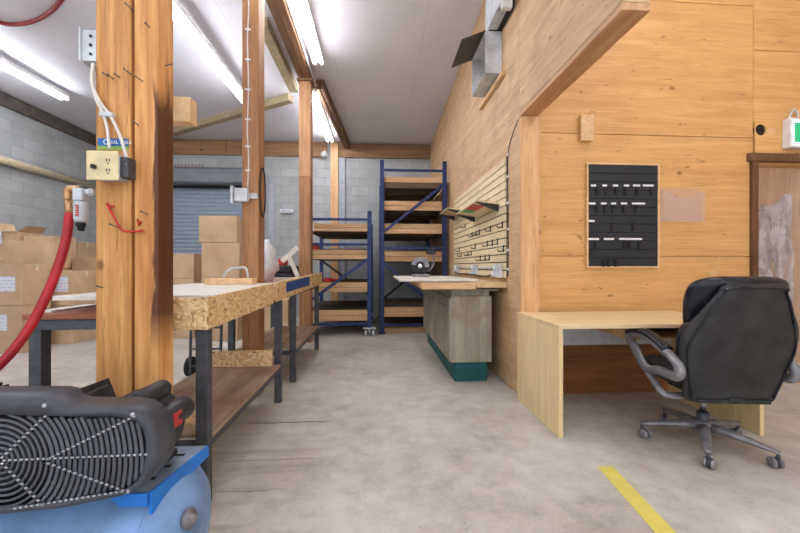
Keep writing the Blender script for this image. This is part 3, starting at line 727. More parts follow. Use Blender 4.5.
for u, v in ((597, 192), (606, 192), (616, 192), (625, 192), (637, 192), (651, 192), (597, 210), (605, 210), (613, 210), (624, 210), (636, 210), (612, 228), (633, 227), (595, 246), (624, 245), (629, 245), (639, 247), (603, 264), (608, 264), (615, 264), (590, 253)):
    p = kp(u, v); k = MB(); k.cyl((p.x, YO-.018, p.z+.035), (p.x, YO-.04, p.z+.038), .003, 8); k.box(p.x-.012, p.x+.012, YO-.030, YO-.024, p.z-.03, p.z+.035, .002); k.build('key_hook', 'cord', t)
# clear leaflet pocket
a_, b_ = wallY(663, 187, YO-.05), wallY(705, 222, YO-.05); x0, x1, z0, z1 = a_.x, b_.x, b_.z, a_.z
t = thing('leaflet_pocket', 'clear plastic leaflet pocket beside the black key board', 'holder', ((x0+x1)/2, YO-.02, z0))
MB().box(x0, x1, YO-.006, YO-.002, z0, z1, 0).build('back_plate', 'acrylic', t)
c = [Vector((x0, YO-.05, z0)), Vector((x1, YO-.05, z0)), Vector((x1, YO-.05, z1-.03))]
for k in range(9): a = pi*k/8; c.append(Vector(((x0+x1)/2+(.12)*cos(a), YO-.05, z1-.06-.045*sin(a))))
c.append(Vector((x0, YO-.05, z1-.03))); MB().prism(c, (0, .004, 0)).build('front_plate', 'acrylic', t)
m = MB(); m.box(x0, x1, YO-.046, YO-.006, z0-.004, z0, 0); m.box(x0-.004, x0, YO-.05, YO-.002, z0, z1-.03, 0); m.box(x1, x1+.004, YO-.05, YO-.002, z0, z1-.03, 0); m.build('sides', 'acrylic', t)
# exit sign
a_, b_ = onY(791, 117.5, YO-.085), onY(792, 147.5, YO-.085); ex, ez0, ez1 = a_.x, b_.z, a_.z
t = thing('exit_sign', 'white box sign with a lit green face above the doorway', 'sign', (ex+.2, YO-.1, ez0))
MB().box(ex, ex+.42, YO-.08, YO-.013, ez0, ez1, .006).build('housing', 'white', t)
f_ = MB().box(ex+.02, ex+.40, YO-.085, YO-.0805, ez0+.02, ez1-.025, 0).build('light_panel', 'exitwhite', t)
MB().box(ex+.035, ex+.385, YO-.088, YO-.0855, ez0+.045, ez1-.05, 0).build('green_field', 'exitgreen', f_)
MB().tube(spline([(ex+.02, YO-.05, ez1-.01), (ex+.04, YO-.06, ez1+.06), (ex+.10, YO-.04, ez1+.09), (ex+.14, YO-.03, ez1+.03)]), .009, 8).build('lead', 'galv', t)
# clear film hung on the corridor wall
m = MB(); b = bmesh.new(); G = []
for i in range(13):
    row = []
    for j in range(10):
        y = 3.24+j*.06; z = 1.86-.02*j-i*.12+.03*sin(j*1.7)*(1 if i == 0 else .2); row.append(b.verts.new((XR-.026-.012*sin(j*2.1+i*.7)-.01*cos(i*1.9), y, max(z, .03))))
    G.append(row)
for i in range(12):
    for j in range(9): b.faces.new((G[i][j], G[i][j+1], G[i+1][j+1], G[i+1][j]))
ex_ = bmesh.ops.extrude_face_region(b, geom=b.faces[:])
for v in ex_['geom']:
    if isinstance(v, bmesh.types.BMVert): v.co.x += .003
m._add(b); one(m, 'plastic_film', 'film', 'crinkled clear plastic film hanging on the wall beyond the doorway', 'film')

# ================================================================== DESK
dx0, dx1, dyf, dyb, dt = 1.215, 2.63, 2.30, 3.045, .03
dx0 = onZ(558.5, 438.25).x
dx1 = onZ(768, 438).x
t = thing('desk', 'long pale plywood desk against the orange plywood wall', 'desk', ((dx0+dx1)/2, (dyf+dyb)/2, 0))
yb2 = dyb-.045
MB().box(dx0, dx0+dt, dyf, yb2, 0, .725, .002).build('side_panel', 'birch', t)
MB().box(dx1-dt, dx1, dyf-.06, yb2, 0, .725, .002).build('side_panel', 'birch', t)
MB().box(dx0, dx1, dyf-.002, YO-.076, .726, .752, .002).build('desktop', 'birch_x', t)
bl = MB().box(dx0+dt, dx1-dt, yb2-.03, yb2-.012, .465, .725, .002).build('crossbar', 'whitepaint', t); bl['label'] = 'white painted crossbar under the desktop'
p = onY(627, 334, 2.45); d = MB(); px0 = p.x; pxx = px0+.62
d.box(px0, px0+.02, 2.42, 2.90, .635, .724, .002); d.box(pxx-.02, pxx, 2.42, 2.90, .635, .724, .002); d.box(px0, pxx, 2.42, 2.90, .622, .634, .002); d.box(px0+.02, pxx-.02, 2.885, 2.90, .635, .724, .002)
tr = d.build('drawer_tray', 'deck', t)
# ================================================================== OFFICE CHAIR
CH = Vector((2.085, 2.15, 0)); RZ = radians(-7)
t = thing('office_chair', 'black leather high-back office chair with silver arms and five star base, seen from behind', 'chair', CH, None, RZ)
L = True
def ringsec(w, tk, yc, z, k=0.0, n=28, e=3.0):
    r = []
    for i in range(n):
        a = 2*pi*i/n; c, s_ = cos(a), sin(a)
        x = w*copysign(abs(c)**(2/e), c); y = tk*copysign(abs(s_)**(2/e), s_)
        r.append(Vector((x, yc+y+k*x*x, z)))
    return r
def pad(zs, k, n=28, e=3.0, sub=6):
    """zs: rows (z, halfwidth, halfthick, ycentre)"""
    out = []
    P = [Vector((a, b_, c)) for a, b_, c, d in zs]; Q = [Vector((d, 0, 0)) for a, b_, c, d in zs]
    S = spline(P, sub); T = spline(Q, sub)
    for p, q in zip(S, T): out.append(ringsec(max(p.y, .004), max(p.z, .003), q.x, p.x, k, n, e))
    return MB().loft(out)
def yb_(z): return -.205-.155*(z-.36)/.7
back = pad([(.345, .18, .006, yb_(.345)), (.36, .245, .018, yb_(.36)), (.42, .262, .022, yb_(.42)), (.56, .292, .024, yb_(.56)), (.70, .312, .026, yb_(.70)), (.80, .292, .026, yb_(.80)), (.90, .235, .024, yb_(.9)), (1.0, .175, .022, yb_(1.0)), (1.035, .160, .016, yb_(1.03)), (1.05, .13, .006, yb_(1.05))], .32, 32, 5.0).build('back_shell', 'leather', t, L)
pp = [Vector((x, yb_(z)-.026+.32*x*x, z)) for x, z in ((-.24, .375), (-.285, .56), (-.303, .70), (-.226, .9), (-.168, 1.0), (-.14, 1.032), (.14, 1.032), (.168, 1.0), (.226, .9), (.303, .70), (.285, .56), (.24, .375))]
pp = [Vector((q.x*.94, q.y+.002-.32*(q.x*q.x)*.12, .70+(q.z-.70)*.985)) for q in pp]
MB().tube(spline(pp, 6), .006, 8).build('piping', 'leather_s', back, L)
pad([(.40, .20, .02, -.14), (.46, .25, .055, -.15), (.60, .27, .06, -.175), (.78, .27, .055, -.215), (.84, .22, .03, -.23)], .3, 28, 3).build('back_cushion', 'leather_s', t, L)
pad([(.68, .16, .015, -.165), (.74, .215, .04, -.178), (.82, .245, .05, -.205), (.90, .264, .055, -.235), (.98, .272, .058, -.262), (1.045, .258, .052, -.285), (1.08, .20, .032, -.295), (1.09, .12, .01, -.297)], .4, 32, 2.6).build('headrest', 'leather_s', t, L)
# seat cushion: loft along y
out = []
for y, w, tk, zc_ in spline([Vector((0,0,0))], 1) and [(-.20, .20, .02, .45), (-.18, .25, .05, .45), (-.05, .265, .062, .455), (.12, .27, .065, .46), (.24, .265, .06, .46), (.29, .24, .045, .452), (.305, .18, .02, .445)]:
    out.append([Vector((p.x, y, zc_+p.y)) for p in ringsec(w, tk, 0, 0, 0, 28, 3.2)])
MB().loft(out).build('seat', 'leather', t, L)
m = MB(); m.box(-.13, .13, -.16, .14, .345, .39, .012); m.box(-.035, .035, -.24, .0, .36, .385, .005); m.build('tilt_mechanism', 'castiron', t, L)
MB().tube([(.14, .02, .37), (.25, .03, .365), (.29, .03, .35)], .007, 8).build('lever', 'black', t, L)
MB().box(-.20, .20, -.235, -.195, .352, .375, .006).build('back_bracket', 'castiron', t, L)
for s in (-1, 1):
    X = .315*s
    lp = [(X, .25, .655), (X, .08, .685), (X, -.10, .64), (X, -.235, .575), (X, -.23, .505), (X, -.08, .495), (X, .06, .475), (X, .17, .57)]
    a_ = MB().tube(spline(lp, 7, True), .028, 12, True, flat=(1.0, 1.0)).build('armrest_frame', 'silver', t, L)
    m = MB(); m.tube(spline([(X, .16, .56), (X, .06, .475), (X*.99, -.03, .40), (X*.94, -.10, .355), (X*.6, -.11, .355), (X*.35, -.08, .365)], 6), .019, 12, flat=(1.25, .9)); m.build('arm_support', 'silver', a_, L)
    MB().tube(spline([(X, .255, .672), (X, .17, .700), (X, .04, .705), (X, -.09, .668), (X, -.15, .64)], 6), [.016]+[.028]*23+[.016], 12, flat=(1.2, .85)).build('arm_pad', 'leather_s', a_, L)
MB().cyl((0, 0, .13), (0, 0, .215), .032, 20).build('gas_sleeve', 'steel', t, L)
MB().cyl((0, 0, .215), (0, 0, .346), .017, 18).build('gas_lift', 'chrome', t, L)
hub = MB().lathe([(0, .03), (.0, .055), (.06, .052), (.075, .036)], (0, 0, .085), (0, 0, 1), 24).build('base_hub', 'silver', t, L)
a0 = radians(-130)-RZ
for k in range(5):
    a = a0+k*2*pi/5; dx_, dy_ = cos(a), sin(a); e = .335
    m = MB(); secs = []
    for q, w, h, zc_ in ((.03, .036, .028, .125), (.12, .032, .024, .125), (.22, .026, .019, .112), (.31, .022, .014, .098), (.345, .018, .010, .094)):
        ring = []
        for i in range(12):
            b_ = 2*pi*i/12; ww = w*cos(b_); hh_ = h*sin(b_); ring.append(Vector((dx_*q-dy_*ww, dy_*q+dx_*ww, zc_+hh_)))
        secs.append(ring)
    lg = m.loft(secs).build('base_leg', 'silver', t, L)
    th_ = a+random.uniform(-.9, .9)+pi/2; ox, oy = dx_*e, dy_*e; c = MB(); ax = Vector((cos(th_), sin(th_), 0)); ctr = Vector((ox, oy, .03))+Vector((-ax.y, ax.x, 0))*.018
    c.cyl((ox, oy, .055), (ox, oy, .088), .009, 10); cp = [ctr+ax*s_*.012 for s_ in (-1, 1)]
    c.cyl(ctr-ax*.006, ctr+ax*.006, .028, 18); c.tube([(ox, oy, .058), ctr+Vector((0, 0, .012))], .011, 8)
    cs = c.build('caster', 'steel', lg, L)
    for s_ in (-1, 1): MB().lathe([(-.009, .024), (-.006, .03), (.006, .03), (.009, .024)], ctr+ax*s_*.017, ax, 20).build('wheel', 'silver', t if False else cs, L) if False else None
    wl = MB()
    for s_ in (-1, 1): wl.lathe([(-.009, .024), (-.006, .03), (.006, .03), (.009, .024)], ctr+ax*s_*.017, ax, 20)
    wl.build('wheel', 'silver', lg, L)
# yellow tape on the floor
q = [onZ(597, 467), onZ(612.5, 467), onZ(672, 533), onZ(655, 533)]
d_ = (q[3]-q[0]).normalized(); q[2] = q[1]+d_*1.0; q[3] = q[0]+d_*1.0
one(MB().prism([(p.x, p.y, .0005) for p in q], (0, 0, .0015)), 'floor_tape', 'yellow', 'strip of yellow marking tape stuck on the concrete floor', 'tape')

# ================================================================== WORKBENCHES
def bench(name, label, x0, x1, y0, y1, ztop, zsh, xs0, back_x, legs_y, topmat):
    t = thing(name, label, 'workbench', ((x0+x1)/2, (y0+y1)/2, 0)); w = .055
    for y in legs_y:
        MB().box(x1-w, x1, y, y+w, 0, ztop-.075, .004).build('leg', 'steel', t)
        bx = x0 if y == legs_y[0] else back_x
        MB().box(bx, bx+w, y, y+w, 0, ztop-.075, .004).build('leg', 'steel', t)
    for y in (legs_y[0], legs_y[-1]): MB().box(x0, x1, y, y+.05, ztop-.0745, ztop-.026, .003).build('cross_rail', 'steel', t)
    for x in (x0, x1-.05): MB().box(x, x+.05, legs_y[0]+.051, legs_y[-1]-.001, ztop-.0745, ztop-.026, .003).build('side_rail', 'steel', t)
    MB().box(x0-.02, x1, y0, y1, ztop-.025, ztop, .003).build('bench_top', topmat, t)
    if zsh:
        for x in (xs0+w, x1-.04): MB().box(x, x+.035, legs_y[0]+w+.001, legs_y[-1]-.001, zsh-.06, zsh-.021, .002).build('shelf_rail', 'steel', t)
        for y in (legs_y[0]+.01, legs_y[-1]+.01): MB().box(x0+w if y < legs_y[0]+.1 else back_x+w, x1-w, y, y+.035, zsh-.06, zsh-.021, .002).build('shelf_rail', 'steel', t)
        MB().box(xs0+w+.002, x1+.0, legs_y[0]+w+.002, legs_y[-1]-.002, zsh-.02, zsh, .003).build('lower_shelf', 'shelf_old', t)
    return t
bx1 = -.805
bx0 = onY(28, 350, 1.745).x
bA = bench('steel_workbench', 'dark steel workbench with a worn lower shelf, beside the compressor', bx0, bx1, 1.735, 3.12, .925, .325, -1.46, -1.46, (1.745, 3.04), 'redwood')
bB = bench('steel_workbench', 'farther dark steel workbench with a lower shelf, in front of the far post', -1.45, bx1, 3.56, 5.05, .935, .33, -1.45, -1.45, (3.56, 4.95), 'redwood')
# strand board skirt running along both benches, with its cap sheet
oz0, oz1 = .85, 1.0
t = thing('bench_skirt', 'long boxed skirt of strand board along the aisle edge of the workbenches', 'skirt', (-.9, 3.6, oz0))
ox0 = -1.24; ox1 = -.786; oy0 = 1.712
yn = 2.76
MB().box(ox0, ox1-.021, oy0, oy0+.02, oz0, oz1, .002).build('front_board', 'osb', t)
MB().prism([(ox1-.02, oy0, oz0), (ox1-.02, yn, oz0+.014), (ox1-.02, yn, oz1+.016), (ox1-.02, oy0, oz1)], (.02, 0, 0)).build('side_board', 'osb', t)
MB().prism([(ox1-.02, yn+.1, oz0+.016), (ox1-.02, 5.16, oz0+.048), (ox1-.02, 5.16, oz1+.058), (ox1-.02, yn+.1, oz1+.018)], (.02, 0, 0)).build('side_board', 'osb', t)
MB().prism([(ox1-.02, yn+.001, oz0+.03), (ox1-.02, yn+.099, oz0+.05), (ox1-.02, yn+.099, oz1+.0), (ox1-.02, yn+.001, oz1-.02)], (.015, 0, 0)).build('joint_piece', 'palewood', t)
for y in (yn-.15, 4.98): MB().box(ox1-.06, ox1-.021, y-.04, y, .9365, oz1, .002).build('cleat', 'palewood', t)
MB().prism([(ox1, 3.14, oz0+.07), (ox1, 4.2, oz0+.075), (ox1, 4.2, oz1+.03), (ox1, 3.14, oz1+.005)], (.002, 0, 0)).build('tape_strip', 'bluetape', t)['label'] = 'strip of blue tape'
t = thing('worktop_sheet', 'white faced sheet raised on blocks over the near workbench', 'sheet', (-1.2, 2.2, .936))
MB().box(-1.545, ox1-.022, 1.80, 3.10, .982, 1.004, .002).build('sheet', 'sheet', t)
for x in (-1.4, -1.05): MB().box(x, x+.09, 1.95, 3.0, .936, .981, .002).build('spacer', 'deck_old', t)
one(MB().box(-1.62, -1.55, 1.80, 2.1, .9255, .935, .001), 'paper_offcut', 'sheet', 'small pale offcut on the red bench top beside the hose', 'offcut')
# OSB upstand lying on the lower shelf
one(MB().box(-1.38, -.86, 2.98, 3.0, .326, .455, .002), 'strand_board_offcut', 'osb', 'upright strand board strip standing at the far end of the lower shelf', 'board')
one(MB().box(-1.30, -.93, 1.90, 2.02, .326, .352, .003), 'strand_board_offcut', 'osb', 'small strand board offcut lying on the near end of the lower shelf', 'board')
# things on the bench
a_, b_ = onY(208, 277, 2.92), onY(266, 285, 2.92)
one(MB().box(a_.x, a_.x+.36, 2.86, 2.98, 1.0045, 1.05, .003), 'timber_offcut', 'palewood', 'pale timber offcut lying on the white sheet left of the middle post', 'timber')
p = [onY(221, 279, 3.03), onY(226, 273, 3.03), onY(231, 269.5, 3.03), onY(238, 268.5, 3.03), onY(246, 269, 3.03)]
p[0].z = 1.012
one(MB().tube(spline(p+[Vector((p[-1].x+.02, 3.03, 1.012))]), .009, 8), 'bent_rod', 'galv', 'bent grey metal rod behind the pale timber on the near bench', 'rod')
p0 = onY(268, 250, 4.6)
def bag(c, r, seed):
    random.seed(seed); b = bmesh.new(); bmesh.ops.create_icosphere(b, subdivisions=3, radius=1)
    for v in b.verts:
        n_ = 1+.12*sin(6*v.co.x+4*v.co.z+seed)+.12*cos(9*v.co.z+5*v.co.y)+.06*sin(15*v.co.x-11*v.co.z)+random.uniform(-.03, .03); v.co = Vector((c[0]+v.co.x*r[0]*n_, c[1]+v.co.y*r[1]*n_, max(c[2]-r[2], c[2]+v.co.z*r[2]*n_)))
    for f in b.faces: f.smooth = True
    m = MB(); m._add(b); return m
c = onY(266, 256, 4.02); one(bag((c.x, 4.0, .936+.24), (.12, .19, .24), 3), 'plastic_sack', 'bag', 'white plastic sack on the far bench right of the middle post', 'sack')
bx = onY(277, 259, 4.75)
one(MB().box(bx.x-.13, bx.x+.12, 4.65, 4.85, 1.156, 1.245, .015), 'tool_case', 'red', 'red tool case stacked on the black cases of the far bench', 'case')
t = thing('black_case', 'flat black case lying on the far bench under the red tool case', 'case', (bx.x+.05, 4.75, .936))
MB().box(bx.x-.17, bx.x+.26, 4.5, 4.95, .9365, 1.06, .02).build('lower_shell', 'black', t); MB().box(bx.x-.15, bx.x+.25, 4.52, 4.93, 1.062, 1.155, .02).build('upper_shell', 'black', t); MB().box(bx.x+.0, bx.x+.1, 4.485, 4.499, 1.0, 1.06, .004).build('latch', 'castiron', t)
one(MB().box(onY(272, 275, 4.3).x, -.84, 4.28, 4.42, .9365, 1.012, .003), 'timber_offcut', 'sheet', 'white painted board lying on the far bench behind the blue tape', 'timber')
p, q = onY(282, 262, 4.46), onY(298, 248, 4.46); one(MB().bar(p, q, .03, .06), 'wood_stick', 'sheet', 'pale stick slanting up to the right, upper one of two on the far bench', 'stick')
p, q = onY(289, 257, 4.44), onY(298, 273, 4.44); q.z = 1.014; one(MB().bar(p, q, .02, .05), 'wood_stick', 'sheet', 'pale stick slanting down to the right against the other stick', 'stick')

# ================================================================== CARDBOARD BOXES
def carton(x0, x1, y0, y1, z0, z1, label, group, lab=None, side=False):
    x0 = max(x0, XL+.02)
    if x1-x0 < .15: return
    t = thing('cardboard_box', label, 'box', ((x0+x1)/2, (y0+y1)/2, z0), group)
    m = MB(); m.box(x0, x1, y0, y1, z0+.001, z1-.006, .006); ym = (y0+y1)/2
    m.box(x0+.002, x1-.002, y0+.002, ym-.002, z1-.0065, z1-.002, 0); m.box(x0+.002, x1-.002, ym+.002, y1-.002, z1-.0065, z1-.002, 0)
    m.build('carton', 'card', t)
    m = MB(); m.box(x0-.001, x1+.001, ym-.025, ym+.025, z1-.002, z1-.001, 0); m.box(x1, x1+.001, ym-.025, ym+.025, z1-.09, z1-.001, 0); m.build('packing_tape', 'tan', t)
    if lab:
        u0, v0, u1, v1 = lab; p, q = onY(u0, v0, y0-.002), onY(u1, v1, y0-.002); MB().box(max(p.x, x0+.01), min(q.x, x1-.01), y0-.0025, y0-.0003, max(q.z, z0+.01), min(p.z, z1-.02), 0).build('shipping_label', 'label', t)
    return t
def column(u0, u1, vs, Y, dep, labels, group, labs=None, dx=()):
    """vs: image rows of box tops from top to bottom; last box reaches the floor"""
    x0, x1 = onY(u0, 300, Y).x, onY(u1, 300, Y).x; um = (u0+u1)/2
    zs = [onY(um, v, Y).z for v in vs]+[0.0]
    for i in range(len(vs)):
        o = dx[i] if i < len(dx) else 0
        carton(x0+o, x1+o, Y, Y+dep, zs[i+1], zs[i], labels[i], group, labs.get(i) if labs else None)
gL = 'cardboard boxes stacked along the left block wall'
column(-30, 22, (264, 306), 5.0, .42, ['upper box of the white labelled pair at the left edge of the photo', 'lower box of the white labelled pair at the left edge of the photo'], gL, {0: (-6, 277, 15, 292), 1: (-12, 315, 7, 331)})
column(2, 27, (268, 306), 5.55, .45, ['plain box hidden behind the labelled box at the left edge', 'plain floor box hidden behind the labelled pair at the left edge'], gL)
column(31, 73, (271, 306), 5.55, .5, ['box with a white label behind the curved red hose', 'floor box behind the red hose, seen between the bench leg and the double post'], gL, {0: (53, 277, 68, 292)})
# the row on top of the second row
zt = onY(52, 271, 5.55).z+.001
a_, b_ = onY(6, 250, 5.65), onY(52, 250, 5.65)
carton(a_.x, b_.x, 5.6, 5.98, max(zt, onY(10, 268, 5.55).z), onY(30, 241, 5.65).z, 'plain box lying across the second row, left of the red hose', gL)
column(23.5, 53, (236, 262, 300), 6.2, .45, ['topmost box with a raised flap behind the plain box, left of the red hose', 'second box of the stack hidden behind the plain box', 'floor box of the stack hidden behind the plain box'], gL)
column(-14, 17, (232, 262, 300), 6.15, .45, ['open topped box at the upper left with a pale wrapping', 'second box down below the open topped box', 'floor box under the open topped box'], gL)
x0, x1 = max(XL+.03, onY(-14, 230, 6.15).x), onY(17, 230, 6.15).x
zb = onY(3.5, 232, 6.15).z
t = thing('packing_flaps', 'bent cardboard sheet lying over the open topped box at the upper left', 'cardboard', ((x0+x1)/2, 6.3, zb))
MB().prism([(x0, 6.12, zb+.002), (x1, 6.12, zb+.002), (x1-.06, 6.16, zb+.11), (x0, 6.16, zb+.14)], (0, .012, 0)).build('front_flap', 'card', t)
MB().prism([(x1-.012, 6.17, zb+.002), (x1-.012, 6.58, zb+.002), (x1+.10, 6.56, zb+.10), (x1+.10, 6.2, zb+.10)], (.008, 0, .004)).build('side_flap', 'card', t)
MB().prism([(x0, 6.105, zb-.18), (x1-.18, 6.105, zb-.2), (x1-.2, 6.105, zb+.0), (x0, 6.105, zb+.03)], (0, .006, 0)).build('wrapping', 'bag', t)
column(58, 78, (242, 268, 300), 6.9, .42, ['box with a small white label between the hose and the filter', 'second box under the one between the hose and the filter', 'floor box under the one between the hose and the filter'], gL, {0: (65, 246, 74, 253)})
column(72, 112, (258, 300), 6.45, .42, ['wide brown box just left of the double post', 'floor box under the wide one left of the double post'], gL)
column(74.5, 88, (276, 304), 6.08, .33, ['narrow box in front of the wide one left of the double post', 'narrow floor box left of the double post'], gL)
gM = 'cardboard boxes in front of the roll-up door'
column(199.5, 237.5, (216, 243, 285), 5.6, .6, ['topmost box of the tall stack before the roll-up door', 'large middle box of the tall stack before the roll-up door', 'bottom box of the tall stack, seen under the bench'], gM, dx=(-.012, .03, .0))
column(160, 194, (254, 279), 5.9, .5, ['pale box right of the double post in front of the roll-up door', 'floor box under the pale one right of the double post'], gM)
column(262, 288, (300,), 5.68, .45, ['floor box beyond the far bench, seen under its top right of the middle post'], gM)
# hand truck frame behind the bench
t = thing('hand_truck', 'dark tube frame of a hand truck standing behind the near bench', 'hand truck', (-1.75, 3.75, 0))
for x in (-1.9, -1.6): MB().tube(spline([(x, 3.75, .02), (x, 3.77, .5), (x, 3.8, .78)]), .014, 10).build('rail', 'steel', t)
for z in (.3, .52): MB().tube([(-1.9, 3.765, z), (-1.6, 3.765, z)], .011, 8).build('rung', 'steel', t)
MB().box(-1.92, -1.58, 3.58, 3.76, 0, .012, .002).build('toe_plate', 'steel', t)
for x in (-1.95, -1.55): MB().cyl((x-.02, 3.86, .1), (x+.02, 3.86, .1), .1, 20).build('wheel', 'rubber', t)
MB().tube([(-1.95, 3.86, .1), (-1.55, 3.86, .1)], .01, 8).build('axle', 'steel', t)
MB().tube([(-1.9, 3.76, .12), (-1.9, 3.86, .1)], .01, 8).build('strut', 'steel', t); MB().tube([(-1.6, 3.76, .12), (-1.6, 3.86, .1)], .01, 8).build('strut', 'steel', t)

# ================================================================== FITTINGS ON THE POSTS
# grey junction box high on the double post
a_, b_ = onY(83, 31, 1.56), onY(95, 62, 1.56)
t = thing('junction_box', 'open grey metal junction box high on the left side of the double post', 'junction box', ((a_.x+xl)/2, 1.6, b_.z))
m = MB(); m.box(a_.x, xl-.001, 1.555, 1.56, b_.z, a_.z, 0); m.box(a_.x, xl-.001, 1.655, 1.66, b_.z, a_.z, 0); m.box(a_.x, xl-.001, 1.56, 1.655, b_.z, b_.z+.005, 0); m.box(a_.x, xl-.001, 1.56, 1.655, a_.z-.005, a_.z, 0); m.box(xl-.006, xl-.001, 1.56, 1.655, b_.z, a_.z, 0); m.build('box', 'galv', t)
MB().box(a_.x-.006, a_.x-.0005, 1.545, 1.67, b_.z-.006, a_.z+.006, .001).build('cover_plate', 'galv', t)
for v in (36, 45, 54): p = onY(90, v, 1.55); MB().cyl((p.x, 1.5545, p.z), (p.x, 1.551, p.z), .006, 12).build('knockout', 'castiron', t)
# cream double outlet
a_, b_ = onY(85.5, 150.5, 1.48), onY(117.5, 180.5, 1.48)
t = thing('outlet_box', 'cream switch and outlet plate with a grey side box on the double post', 'outlet box', ((a_.x+b_.x)/2, 1.5, b_.z))
f_ = MB().box(a_.x, b_.x, 1.482, 1.49, b_.z, a_.z, .003).build('face_plate', 'cream', t)
MB().box(a_.x+.012, b_.x-.004, 1.491, 1.549, b_.z+.008, a_.z-.008, .004).build('box', 'galv', t)
c_, d_ = onY(118, 157, 1.5), onY(128, 178, 1.5); MB().box(c_.x+.002, d_.x, 1.50, 1.549, d_.z, c_.z, .004).build('side_box', 'steel', t)
p = onY(95, 166, 1.48); m = MB(); m.box(p.x-.006, p.x+.006, 1.462, 1.4815, p.z-.014, p.z+.002, .002); m.build('toggle', 'castiron', f_)
for v in (160.5, 170.5):
    p = onY(107.5, v, 1.48); m = MB(); m.box(p.x-.007, p.x-.004, 1.4805, 1.4818, p.z-.006, p.z+.006, 0); m.box(p.x+.004, p.x+.007, 1.4805, 1.4818, p.z-.006, p.z+.006, 0); m.cyl((p.x, 1.4805, p.z-.013), (p.x, 1.4818, p.z-.013), .003, 8); m.build('socket', 'castiron', f_)
# blue sticker
a_, b_ = onY(97.5, 138.5, 1.546), onY(128, 150.5, 1.546)
t = thing('sticker', 'blue sticker with white marks above the cream outlet plate', 'sticker', ((a_.x+b_.x)/2, 1.547, b_.z))
hz = a_.z-(a_.z-b_.z)*.66; MB().box(a_.x, b_.x, 1.5465, 1.5495, hz, a_.z, 0).build('blue_band', 'signblue', t); MB().box(a_.x, b_.x, 1.5465, 1.5495, b_.z, hz-.0005, 0).build('green_band', 'signgreen', t)
m = MB(); zc2 = (hz+a_.z)/2
m.tube([Vector((a_.x+.035+.010*cos(2*pi*k/14), 1.546, zc2+.010*sin(2*pi*k/14))) for k in range(14)], .0022, 6, True)
x = a_.x+.055
for w in (.007, .006, .009, .0, .008, .005, .007, .009, .006):
    if w: m.box(x, x+.003, 1.5455, 1.5464, zc2-.007, zc2+.007, 0); m.box(x, x+w, 1.5455, 1.5464, zc2-.007, zc2-.003, 0)
    x += max(w, .005)+.002
m.build('white_marks', 'tagwhite', t)
# white conduit cables
def cab(pts, y, name, label, r=.0062):
    return one(MB().tube(spline([onY(u, v, y) for u, v in pts]), r, 8), name, 'cable', label, 'cable')
t = thing('power_cable', 'pair of white cables running down the double post to the cream outlet', 'cable', (onY(100, 150, 1.53).x, 1.53, 2.0-.35))
MB().tube(spline([onY(93, 64, 1.535), onY(91.5, 80, 1.53), onY(95, 97, 1.53), onY(102, 112, 1.53), onY(107, 128, 1.53), onY(109.5, 149, 1.53)]), .0058, 8).build('cable', 'cable', t)
MB().tube(spline([onY(93.5, 68, 1.545), onY(92.5, 84, 1.54), onY(99, 101, 1.53), onY(110, 116, 1.53), onY(119, 134, 1.52), onY(126, 156, 1.51), onY(127, 166, 1.505)]), .0058, 8).build('cable', 'cable', t)
p = onY(108, 115, 1.535); MB().box(p.x-.026, p.x+.022, 1.520, 1.5495, p.z-.012, p.z+.008, .003).build('strap', 'galv', t)
# red wall hook bent across both timbers
pts = [onY(108, 207, 1.54), onY(112, 214, 1.53), onY(118, 225, 1.525), onY(122.5, 231, 1.525), onY(130, 232, 1.525), onY(140, 231.5, 1.53)]
t = thing('tool_hook', 'bent red metal hook on the front of the double post', 'hook', (onY(125, 232, 1.535).x, 1.535, onY(125, 233, 1.53).z))
MB().tube(spline([onY(107, 204, 1.549)]+pts+[onY(142, 231, 1.549)], 5), .0045, 8).build('rod', 'red', t)
p = onY(139.5, 223, 1.545); MB().tube([onY(137.5, 220, 1.549), onY(139, 226, 1.54), onY(141, 222, 1.549)], .004, 8).build('clip', 'red', t)
p = onY(110, 206, 1.545); MB().box(p.x-.006, p.x+.016, 1.540, 1.5495, p.z-.006, p.z+.002, .001).build('tab', 'red', t)
# wooden block on the right of the double post
a_, b_ = onY(176, 96, 2.05), onY(190, 122, 2.05)
one(MB().box(xr-.06, onY(190, 110, 1.666).x, 1.665, 1.73, onY(180, 122, 1.666).z, onY(180, 97, 1.666).z, .003), 'wood_block', 'palewood', 'pale wooden block sticking out from the right side of the double post', 'block')
# filter/regulator
FY = 1.60
t = thing('air_filter', 'air line filter with a silver bowl hanging left of the double post', 'filter', (onY(80, 240, FY).x, FY, onY(80, 243, FY).z))
m = MB(); m.tube(spline([onY(68.5, 200, FY), onY(68, 192, FY), onY(72, 189.5, FY), onY(78, 190, FY)]), .016, 12); m.build('elbow', 'brass', t)
a_, b_ = onY(76, 189, FY), onY(86, 202, FY); MB().box(a_.x, b_.x, FY-.022, FY+.022, b_.z, a_.z, .006).build('head', 'galv', t)
m = MB(); p, q = onY(86, 193, FY), onY(95.4, 193, FY); m.cyl(p, q, .012, 14); m.cyl(onY(89, 193, FY), onY(92, 193, FY), .018, 6); m.build('nipple', 'galv', t)
p, q = onY(81, 202, FY), onY(81, 222, FY); bw = MB().lathe([(0, .018), (.004, .0255), (.075, .0255), (.088, .020), (.09, .012)], p, (0, 0, -1), 22).build('bowl', 'galv', t)
bw2 = MB()
for k in range(5): zz_ = p.z-.018-.010*k; bw2.box(p.x-.002+(.002 if k % 2 else 0), p.x+.010, FY-.0275, FY-.0245, zz_-.007, zz_-.0005, 0)
bw2.build('red_marking', 'red', bw)
MB().lathe([(0, .016), (.012, .018), (.022, .012), (.034, .012), (.036, .004)], p+Vector((0, 0, -.09)), (0, 0, -1), 16).build('drain_knob', 'rubber', t)
